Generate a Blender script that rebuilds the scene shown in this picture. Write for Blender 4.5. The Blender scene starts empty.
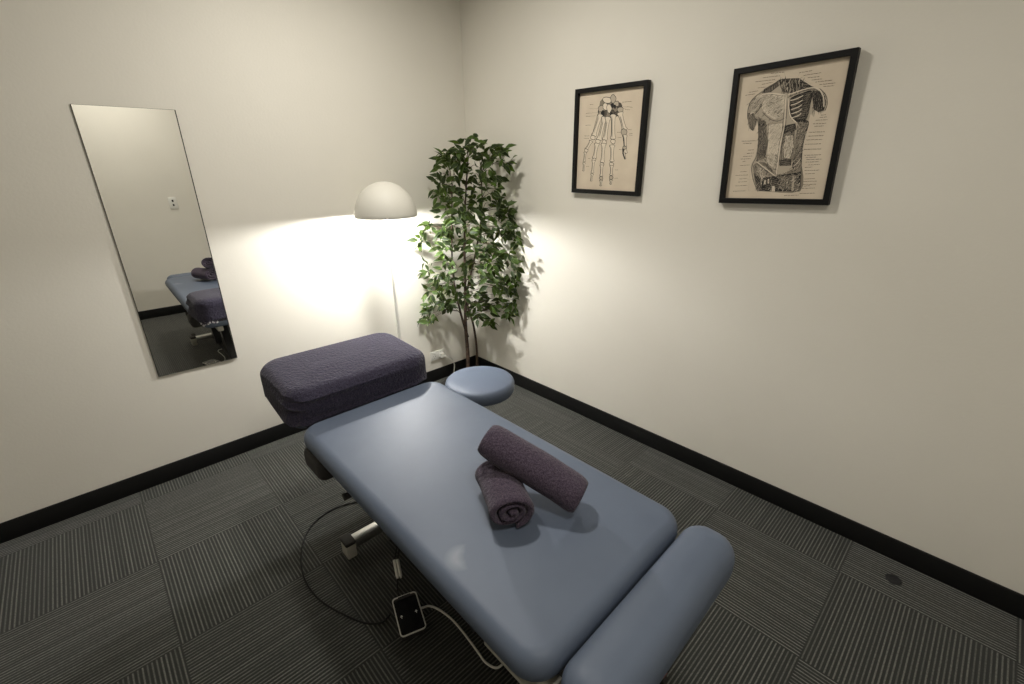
CEIL_W1, BACK_FILL_W = 25, 15
TORSO=[('F',[(-40.3,198),(-13.5,198.4),(31,191.9),(52.4,176.2),(78.6,160),(105.4,148),(127.4,124.4),(137,98.2),(135,73.2),(119.9,66.3),(105,80.7),(103.7,55),(91,65),(88.6,30.3),(83.2,-13.6),(82.4,-49.6),(86.7,-95.6),(87.7,-132.8),(100.6,-208.8),(-53.7,-209.4),(-68.9,-189.1),(-88.1,-148.4),(-99.1,-108.1),(-88.2,-78.8),(-84,-40.1),(-84.8,-1.6),(-90.5,36.7),(-106.1,75.6),(-106.7,26.7),(-121.8,34.6),(-136.9,69.2),(-140.4,107.1),(-134.4,134.3),(-113,154.6),(-87.2,173.8),(-60.3,180.8)],1),
('F',[(-40.3,198),(-13.5,198.4),(30.7,193.6),(52.4,176.2),(46.4,151.7),(12.9,144.9),(-19.6,153.4)],3),
('H',[(-40.3,198),(-13.5,198.4),(30.7,193.6),(52.4,176.2),(46.4,151.7),(12.9,144.9),(-19.6,153.4)],55,3,1.3,4),
('H',[(-40.3,198),(-13.5,198.4),(30.7,193.6),(52.4,176.2),(46.4,151.7),(12.9,144.9),(-19.6,153.4)],65,6,1,1),
('F',[(-87.2,173.8),(-39.8,195.4),(-35.1,177.3),(-61.5,158.8),(-94.4,158.6)],3),
('H',[(-87.2,173.8),(-39.8,195.4),(-35.1,177.3),(-61.5,158.8),(-94.4,158.6)],82,3,1.3,4),
('H',[(-87.2,173.8),(-39.8,195.4),(-35.1,177.3),(-61.5,158.8),(-94.4,158.6)],92,6,1,1),
('F',[(32.8,191.7),(78.6,160),(105.4,148),(80.1,151.4),(34.4,146.4)],4),
('H',[(32.8,191.7),(78.6,160),(105.4,148),(80.1,151.4),(34.4,146.4)],35,5,1,2),
('H',[(32.8,191.7),(78.6,160),(105.4,148),(80.1,151.4),(34.4,146.4)],-15,8,0.8,1),
('F',[(-140.3,93.1),(-116.2,90.6),(-99.7,65.6),(-99.9,46.9),(-108.3,23.9),(-124.9,34.8)],3),
('H',[(-140.3,93.1),(-116.2,90.6),(-99.7,65.6),(-99.9,46.9),(-108.3,23.9),(-124.9,34.8)],-60,3,1.3,4),
('H',[(-140.3,93.1),(-116.2,90.6),(-99.7,65.6),(-99.9,46.9),(-108.3,23.9),(-124.9,34.8)],-50,6,1,1),
('F',[(-96.2,74.6),(-64.3,54.9),(-44.6,-23.3),(-48.4,-80.5),(-78.9,-93.9),(-79.9,-21.1)],2),
('H',[(-96.2,74.6),(-64.3,54.9),(-44.6,-23.3),(-48.4,-80.5),(-78.9,-93.9),(-79.9,-21.1)],70,3.2,1.1,4),
('H',[(-96.2,74.6),(-64.3,54.9),(-44.6,-23.3),(-48.4,-80.5),(-78.9,-93.9),(-79.9,-21.1)],50,5,0.9,0),
('F',[(12.3,127.6),(48.2,141.2),(83,144.3),(84.9,100),(79.4,48.7),(52.2,40.6),(26.5,62.6),(11.5,99.6)],4),
('H',[(12.3,127.6),(48.2,141.2),(83,144.3),(84.9,100),(79.4,48.7),(52.2,40.6),(26.5,62.6),(11.5,99.6)],55,5,1,2),
('H',[(12.3,127.6),(48.2,141.2),(83,144.3),(84.9,100),(79.4,48.7),(52.2,40.6),(26.5,62.6),(11.5,99.6)],5,8,0.8,1),
('F',[(80.9,147.1),(115.2,138.4),(135.4,102.6),(132.6,73.5),(115.3,69.3),(96.2,83.3)],3),
('H',[(80.9,147.1),(115.2,138.4),(135.4,102.6),(132.6,73.5),(115.3,69.3),(96.2,83.3)],82,3,1.3,4),
('H',[(80.9,147.1),(115.2,138.4),(135.4,102.6),(132.6,73.5),(115.3,69.3),(96.2,83.3)],92,6,1,1),
('F',[(51.9,42.4),(89.3,40.8),(85,-13.7),(84,-58.8),(86.3,-114.1),(59,-122.7),(59,-57.4),(53.2,-6.9)],4),
('H',[(51.9,42.4),(89.3,40.8),(85,-13.7),(84,-58.8),(86.3,-114.1),(59,-122.7),(59,-57.4),(53.2,-6.9)],35,5,1,2),
('H',[(51.9,42.4),(89.3,40.8),(85,-13.7),(84,-58.8),(86.3,-114.1),(59,-122.7),(59,-57.4),(53.2,-6.9)],-15,8,0.8,1),
('F',[(4,24.1),(45,20.7),(57,-29.9),(58.3,-96.3),(37.6,-114.4),(8.7,-108.7),(4.1,-45.1)],2),
('H',[(4,24.1),(45,20.7),(57,-29.9),(58.3,-96.3),(37.6,-114.4),(8.7,-108.7),(4.1,-45.1)],-60,3.2,1.1,4),
('H',[(4,24.1),(45,20.7),(57,-29.9),(58.3,-96.3),(37.6,-114.4),(8.7,-108.7),(4.1,-45.1)],-80,5,0.9,0),
('F',[(-0.2,33.6),(43.8,38.7),(52.1,15.7),(33.5,10),(17.6,7.6),(6.2,-0.7)],4),
('H',[(-0.2,33.6),(43.8,38.7),(52.1,15.7),(33.5,10),(17.6,7.6),(6.2,-0.7)],70,5,1,2),
('H',[(-0.2,33.6),(43.8,38.7),(52.1,15.7),(33.5,10),(17.6,7.6),(6.2,-0.7)],20,8,0.8,1),
('F',[(8,-92.5),(49.9,-89.5),(53.8,-113.1),(11.4,-113.6)],4),
('H',[(8,-92.5),(49.9,-89.5),(53.8,-113.1),(11.4,-113.6)],55,5,1,2),
('H',[(8,-92.5),(49.9,-89.5),(53.8,-113.1),(11.4,-113.6)],5,8,0.8,1),
('F',[(-90.9,-108.4),(-45.7,-98.1),(7,-145.3),(66.3,-122.9),(86.5,-104.8),(100.6,-208.8),(-43.6,-209.4),(-57.7,-209.4),(-79.4,-158.6)],2),
('H',[(-90.9,-108.4),(-45.7,-98.1),(7,-145.3),(66.3,-122.9),(86.5,-104.8),(100.6,-208.8),(-43.6,-209.4),(-57.7,-209.4),(-79.4,-158.6)],82,3.2,1.1,4),
('H',[(-90.9,-108.4),(-45.7,-98.1),(7,-145.3),(66.3,-122.9),(86.5,-104.8),(100.6,-208.8),(-43.6,-209.4),(-57.7,-209.4),(-79.4,-158.6)],62,5,0.9,0),
('F',[(-46.2,-159.1),(7.7,-150.2),(91.2,-137.6),(99.1,-210.8),(-43.6,-209.4)],4),
('H',[(-46.2,-159.1),(7.7,-150.2),(91.2,-137.6),(99.1,-210.8),(-43.6,-209.4)],35,5,1,2),
('H',[(-46.2,-159.1),(7.7,-150.2),(91.2,-137.6),(99.1,-210.8),(-43.6,-209.4)],-15,8,0.8,1),
('F',[(-84.4,-138.5),(-62.7,-148.9),(-38.6,-209.3),(-57.7,-209.4)],3),
('H',[(-84.4,-138.5),(-62.7,-148.9),(-38.6,-209.3),(-57.7,-209.4)],-60,3,1.3,4),
('H',[(-84.4,-138.5),(-62.7,-148.9),(-38.6,-209.3),(-57.7,-209.4)],-50,6,1,1),
('F',[(-50,42.5),(-1.7,42.8),(3.4,-63.9),(-2.8,-125.7),(-38.8,-98.4),(-44.6,-23.3)],0),
('H',[(-50,42.5),(-1.7,42.8),(3.4,-63.9),(-2.8,-125.7),(-38.8,-98.4),(-44.6,-23.3)],70,4.6,0.6,3),
('F',[(-74.5,152.5),(-14.9,141.4),(-3.4,114.5),(-4.9,79.1),(-25.7,60.5),(-49.6,70.1),(-80.1,96.1),(-89.2,124.5)],0),
('H',[(-74.5,152.5),(-14.9,141.4),(-3.4,114.5),(-4.9,79.1),(-25.7,60.5),(-49.6,70.1),(-80.1,96.1),(-89.2,124.5)],55,4.6,0.6,3),
('F',[(-129.4,133.8),(-110.6,151.6),(-72.4,156.7),(-90.7,121.9),(-109.2,96.4),(-129.2,85.4)],0),
('H',[(-129.4,133.8),(-110.6,151.6),(-72.4,156.7),(-90.7,121.9),(-109.2,96.4),(-129.2,85.4)],82,4.6,0.6,3),
('F',[(-81.1,-106.7),(-43.6,-111.8),(-3.8,-150),(-27.1,-155.5),(-59.2,-139)],1),
('H',[(-81.1,-106.7),(-43.6,-111.8),(-3.8,-150),(-27.1,-155.5),(-59.2,-139)],35,4.6,0.6,3),
('F',[(15.9,-4.2),(41.9,-3.4),(51.1,-47.8),(44,-86.4),(23.3,-83.6),(15.3,-45.8)],0),
('H',[(15.9,-4.2),(41.9,-3.4),(51.1,-47.8),(44,-86.4),(23.3,-83.6),(15.3,-45.8)],-60,4.6,0.6,3),
('F',[(-67.2,-119),(-57.2,-119.3),(-40.1,-154.3),(-50.5,-164.1)],0),
('H',[(-67.2,-119),(-57.2,-119.3),(-40.1,-154.3),(-50.5,-164.1)],70,4.6,0.6,3),
('F',[(-4.3,-189.3),(4.4,-189.4),(9.7,-211.2),(-3.8,-211.2)],0),
('H',[(-4.3,-189.3),(4.4,-189.4),(9.7,-211.2),(-3.8,-211.2)],55,4.6,0.6,3),
('F',[(-38.1,-167.2),(-31.2,-167.3),(-30.7,-183.2),(-37.6,-183.2)],0),
('H',[(-38.1,-167.2),(-31.2,-167.3),(-30.7,-183.2),(-37.6,-183.2)],82,4.6,0.6,3),
('F',[(-25.1,-162.4),(-19.2,-162.5),(-17.6,-179.3),(-23.4,-179.3)],0),
('H',[(-25.1,-162.4),(-19.2,-162.5),(-17.6,-179.3),(-23.4,-179.3)],35,4.6,0.6,3),
('F',[(63.8,-151.2),(72.6,-149.5),(78.8,-208.9),(69.7,-208.9)],1),
('H',[(63.8,-151.2),(72.6,-149.5),(78.8,-208.9),(69.7,-208.9)],-60,4.6,0.6,3),
('H',[(-134.4,134.3),(-113,154.6),(-68.9,158),(-88.5,119.8),(-110.2,90),(-136.5,80.5)],55,2.6,1.1,3),
('H',[(-90.5,151.8),(-12.8,139.4),(-1.6,114.3),(-2.6,76.2),(-22.3,56.5),(-50.6,64.7),(-84.3,91.9)],15,3.2,0.8,3),
('H',[(-96.2,74.6),(-62.3,54.7),(-42.6,-23.5),(-46.4,-80.6),(-78.9,-93.9)],70,3,1.1,4),
('H',[(-40.3,198),(49.9,180.8),(47.1,147.3),(-19.6,153.4)],85,2.6,1,4),
('H',[(-53.9,61.3),(-0.8,65.3),(3,-26.4),(-40.7,-23.6)],60,5,0.7,2),
('H',[(-41.6,-61.6),(-0.4,-63.7),(1.6,-135.5),(-45.4,-100.1)],75,3.5,0.8,3),
('H',[(-87.1,-106.5),(-45.4,-100.1),(7,-145.3),(-11.1,-164.6),(-52.7,-149.1)],-35,2.6,0.9,3),
('H',[(51.9,42.4),(89.3,40.8),(84,-58.8),(86.3,-114.1),(59,-122.7)],60,3.4,0.9,1),
('H',[(83,144.3),(115.7,135.9),(134.5,98.5),(130.9,73.7),(98.8,83.1)],80,3,1,4),
('H',[(7.7,-150.2),(89.3,-142.3),(98.8,-208.8),(17.1,-209.1)],50,4,1.1,1),
('H',[(3.5,10.5),(49.1,6.9),(58,-94.5),(12.3,-102.2)],78,4,0.8,3),
('H',[(-140.3,93.1),(-105.2,89.5),(-101,28.1),(-124.9,34.8)],82,2.8,1,1),
('H',[(64.3,136.6),(79.9,143),(90,56.4),(79.9,31.1)],72,3,0.9,2),
('S',[(-4.3,141.8),(5.5,37.6),(3,-26.4),(3.8,-101.9),(3.9,-150.1)],3.2,0),
('S',[(1.1,135.9),(10.4,35.4),(8,-28.6),(7.9,-103.9)],1.6,4),
('S',[(-9.2,138.9),(-0.1,38.1),(-1.7,-26.1),(-0.3,-99.8)],1.2,4),
('S',[(-93.8,154.9),(-51.4,153.1),(-6.1,142.1)],3,0),
('S',[(-93.3,151.3),(-50.7,148.6),(-10.7,137.4)],1.2,4),
('S',[(0.3,141.3),(29.9,147.8),(63,153.7),(88,153.7),(108,142.7),(124,116.5),(130.5,84.7)],3.6,0),
('S',[(4.2,133.8),(32.5,142.3),(65.6,148.3),(90.7,147.5),(105.7,137.2),(116.5,113.2),(121,79)],1.6,4),
('S',[(105.1,149.7),(129.9,124.1),(139.4,93.8),(135.5,70.6)],2,4),
('S',[(13.4,120.4),(27.2,122.3),(42.1,126.5),(54.8,132.7)],3.2,0),
('S',[(16,115.8),(29.7,117.6),(42.8,122.1)],1.4,2),
('S',[(17,104.3),(29.9,106.3),(44.8,110.7),(55.7,117.1)],3.2,0),
('S',[(19.5,99.6),(32.4,101.6),(45.5,106.2)],1.4,2),
('S',[(20.4,88.9),(32.4,91.1),(47.3,95.6),(56.5,102.4)],3.2,0),
('S',[(23,84.2),(34.9,86.5),(48.1,91.2)],1.4,2),
('S',[(23.8,73.5),(34.9,75.9),(49.9,80.5),(57.3,87.6)],3.2,0),
('S',[(26.4,68.8),(37.5,71.3),(50.6,76.1)],1.4,2),
('S',[(27.1,59),(37.3,61.5),(52.3,66.2),(58,73.5)],3.2,0),
('S',[(29.7,54.3),(39.9,56.9),(53,61.8)],1.4,2),
('S',[(2.8,131.3),(12.3,95.1),(24.7,62.8),(47.8,41)],3.4,0),
('S',[(-48.9,53.5),(-21.1,49.1),(10.2,53.5),(48.4,37.4),(62,19.3)],2.6,1),
('S',[(-78.9,-93.9),(-42.4,-119.7),(4.4,-153)],3,0),
('S',[(-77.9,-100.9),(-41.3,-126.6),(3.5,-159.9)],1.2,4),
('S',[(61,-118),(74,-104.4),(83.7,-88.1)],1.8,0),
('S',[(-84.3,91.9),(-50.3,62.8),(-18.9,52.5),(8.4,64.4)],1.6,4),
('S',[(-134.4,134.3),(-140.4,107.1),(-136.9,69.2)],2,4),
('S',[(-134.4,134.3),(-113,154.6),(-60.1,179),(-40,196.3)],1.8,4),
('S',[(-86.8,121.5),(-99.7,98.1),(-111.5,85.5)],2.4,4),
('S',[(-102.1,75.2),(-89.5,36.6),(-81.9,-21),(-80.6,-69.4),(-92.1,-100.4),(-93.1,-128.2),(-80,-168.7),(-58.7,-209.4)],2,4),
('S',[(88.7,34.7),(83.5,-15.4),(84,-58.8),(88.3,-104.9),(102.4,-208.8)],2,4),
('S',[(-29.1,195.5),(-22.9,173.9),(-18.8,154.2)],1.5,1),
('S',[(-19.9,194.2),(-13.7,172.6),(-9.7,153)],1.5,1),
('S',[(-1.8,191.6),(4.3,170.2),(8.4,150.6)],1.5,1),
('S',[(7.1,190.3),(13.3,168.9),(17.4,149.5)],1.5,1),
('S',[(21.4,188.2),(27.5,167),(31.6,147.6)],1.5,1),
('S',[(31.9,186.7),(38.1,165.5),(42.2,146.2)],1.5,1),
('S',[(-136.2,78.5),(-125.5,25.3)],1.4,4),
('S',[(-128.1,77.8),(-117.4,24.7)],1.4,4),
('S',[(-120.1,77),(-109.3,24)],1.4,4),
('S',[(-112.1,76.2),(-101.3,23.4)],1.4,4),
('S',[(92.7,88.9),(97.9,64.3)],1.4,4),
('S',[(99.5,88.1),(104.7,63.6)],1.4,4),
('S',[(112.2,86.7),(117.4,62.3)],1.4,4),
('S',[(119.7,85.9),(124.9,61.5)],1.4,4),
('S',[(-47.5,-23.2),(-11.3,-30.2)],1,3),
('S',[(-50.5,14.7),(-7.9,6.8)],1,3),
('S',[(-24.2,220.6),(-13.2,196.7)],0.55,3),
('S',[(-37.8,210.6),(-23.7,195.6)],0.55,3),
('S',[(32.2,210.2),(24.6,194.5)],0.55,3),
('S',[(46.4,201.4),(40.1,188.9)],0.55,3),
('S',[(40.1,188.9),(79.1,166.6)],0.55,3),
('S',[(-53.1,199),(-36.8,188)],0.55,3),
('S',[(80.2,-31.3),(101.1,-153.8)],0.55,3),
('S',[(-101.1,-108),(-94.6,-209.5)],0.55,3),
('S',[(-94.6,-209.5),(-54,-207.4)],0.55,3),
('S',[(-92.7,-14.5),(-73.4,-12)],0.55,3),
('S',[(137.7,-10.4),(91.7,-12.4)],0.55,3),
('S',[(-106.5,-163.3),(-65.5,-163.9)],0.55,3),
('G',[(-144.5,135.5),(-85.8,164.7),(-4.1,140.9),(2.3,73.9),(-101.9,47.1),(-132.1,49.7)],35,84,16,1,4),
('G',[(-96.2,74.6),(-52.4,52),(-41.6,-42.5),(-46.9,-90.3),(-78.9,-93.9)],75,98,10,1.125,4),
('G',[(-52.4,52),(0.7,56.1),(6.2,-64),(-43.1,-52)],70,50,12,0.75,3),
('G',[(4.9,139.8),(80.9,147.1),(87,39.2),(53.5,33.4),(19.3,63.3)],60,98,14,1.125,4),
('G',[(47.5,42.8),(89.6,39),(88.8,-123.5),(59,-122.7)],65,84,14,1,1),
('G',[(-40.3,198),(49.2,185.1),(43.5,143.5),(-19.3,151.6)],85,56,22,1.375,4),
('G',[(-40.3,198),(49.2,185.1),(43.5,143.5),(-19.3,151.6)],88,25,18,1,0),
('G',[(-94,-108.3),(-45.4,-100.1),(7.7,-150.2),(85.6,-104.8),(100.6,-208.8),(-58.7,-209.4)],72,154,14,1.25,4),
('G',[(-94,-108.3),(-45.4,-100.1),(7.7,-150.2),(85.6,-104.8),(100.6,-208.8),(-58.7,-209.4)],65,70,12,1.125,0),
('G',[(80.9,147.1),(125.8,124.6),(135,73.2),(99.8,77)],78,50,18,1.25,4),
('G',[(-51.3,-61.1),(1.5,-63.8),(3.9,-150.1),(-57.2,-119.3)],-40,56,14,1,4),
('G',[(4.8,19.5),(45.8,16.2),(58,-94.5),(12.3,-102.2)],80,61,14,1,4),
('S',[(-4.3,141.8),(5.5,37.6),(3,-26.4),(3.8,-101.9),(3.9,-150.1)],3.2,0),
('S',[(-93.8,154.9),(-51.4,153.1),(-6.1,142.1)],3,0),
('S',[(0.3,141.3),(29.9,147.8),(63,153.7),(88,153.7),(108,142.7),(124,116.5),(130.5,84.7)],3.6,0),
('S',[(13.4,120.4),(27.2,122.3),(42.1,126.5),(54.8,132.7)],3.2,0),
('S',[(17,104.3),(29.9,106.3),(44.8,110.7),(55.7,117.1)],3.2,0),
('S',[(20.4,88.9),(32.4,91.1),(47.3,95.6),(56.5,102.4)],3.2,0),
('S',[(23.8,73.5),(34.9,75.9),(49.9,80.5),(57.3,87.6)],3.2,0),
('S',[(27.1,59),(37.3,61.5),(52.3,66.2),(58,73.5)],3.2,0),
('S',[(2.8,131.3),(12.3,95.1),(24.7,62.8),(47.8,41)],3.4,0),
('S',[(-78.9,-93.9),(-42.4,-119.7),(4.4,-153)],3,0),
('S',[(61,-118),(74,-104.4),(83.7,-88.1)],1.8,0),
('T',[(-71.8,224.4),(-24.3,221.4)],1.5,3),
('T',[(-98,213.5),(-37.9,211.5)],1.5,3),
('T',[(-125,203.2),(-53.4,200.8)],1.5,3),
('T',[(-99.2,190.6),(-61.2,192.3)],1.5,3),
('T',[(-111.9,179.8),(-81.5,179.3)],1.5,3),
('T',[(-144.3,168.7),(-110.4,169.7)],1.5,3),
('T',[(-157.8,159.4),(-121.5,160.3)],1.5,3),
('T',[(29.4,211.5),(71.3,211.6)],1.5,3),
('T',[(45,199.9),(101.7,200.3)],1.5,3),
('T',[(60.9,190),(98.2,188.6)],1.5,3),
('T',[(75,180.5),(107.8,179.8)],1.5,3),
('T',[(88.9,171.9),(142.8,170.7)],1.5,3),
('T',[(103,161.6),(152.5,160.4)],1.5,3),
('T',[(116.5,154),(150.2,151.8)],1.5,3),
('T',[(125.4,58.9),(141.7,59)],1.5,3),
('T',[(122.6,51.5),(145.5,50.9)],1.5,3),
('T',[(111.6,43.1),(148.9,41.3)],1.5,3),
('T',[(105.3,31.5),(147,29.5)],1.5,3),
('T',[(111.1,22.3),(140.3,21.5)],1.5,3),
('T',[(95.8,3.3),(148.1,1)],1.5,3),
('T',[(95.5,-10),(146.3,-11.9)],1.5,3),
('T',[(91.8,-23.1),(144.5,-24.9)],1.5,3),
('T',[(89.2,-38.2),(143,-39.8)],1.5,3),
('T',[(88.8,-56.3),(147.9,-57.8)],1.5,3),
('T',[(94.2,-77.5),(149.9,-78.4)],1.5,3),
('T',[(100,-86),(134.3,-85.7)],1.5,3),
('T',[(103.9,-93.5),(155.1,-93.8)],1.5,3),
('T',[(102,-102.6),(145.8,-102.5)],1.5,3),
('T',[(113.4,-113.2),(151.8,-112.6)],1.5,3),
('T',[(103.6,-122.1),(127.7,-121)],1.5,3),
('T',[(103.7,-133.2),(152.8,-132.7)],1.5,3),
('T',[(107.6,-145.5),(140.4,-144.3)],1.5,3),
('T',[(109,-164.2),(143.7,-162.8)],1.5,3),
('T',[(106.2,-173.6),(152.2,-172.2)],1.5,3),
('T',[(108.2,-185),(151.6,-183.4)],1.5,3),
('T',[(111.8,-190.7),(130.9,-188.9)],1.5,3),
('T',[(106.1,-199.3),(149.7,-197.4)],1.5,3),
('T',[(100.4,-218.4),(153,-216.2)],1.5,3),
('T',[(46.5,-226.7),(98.7,-224.3)],1.5,3),
('T',[(-148.8,-11.8),(-92.9,-13.5)],1.5,3),
('T',[(-142.2,-22),(-106.5,-22.3)],1.5,3),
('T',[(-118,-47.9),(-95.9,-47.2)],1.5,3),
('T',[(-121.3,-60.6),(-94,-59.9)],1.5,3),
('T',[(-135.1,-71.8),(-99.3,-71.5)],1.5,3),
('T',[(-144.2,-81.4),(-103,-81.2)],1.5,3),
('T',[(-134.3,-91.8),(-122.1,-90.3)],1.5,3),
('T',[(-142.7,-106.7),(-104.5,-105.9)],1.5,3),
('T',[(-139.1,-132.2),(-111.2,-130.8)],1.5,3),
('T',[(-156.3,-146.2),(-103.9,-145.1)],1.5,3),
('T',[(-138.3,-160.9),(-107.1,-159.3)],1.5,3),
('T',[(-141.9,-173.2),(-105.3,-171.5)],1.5,3),
('T',[(-152.6,-188.8),(-103.1,-186.9)],1.5,3),
('T',[(-158.3,-210.8),(-105.2,-208.6)],1.5,3)]
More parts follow.
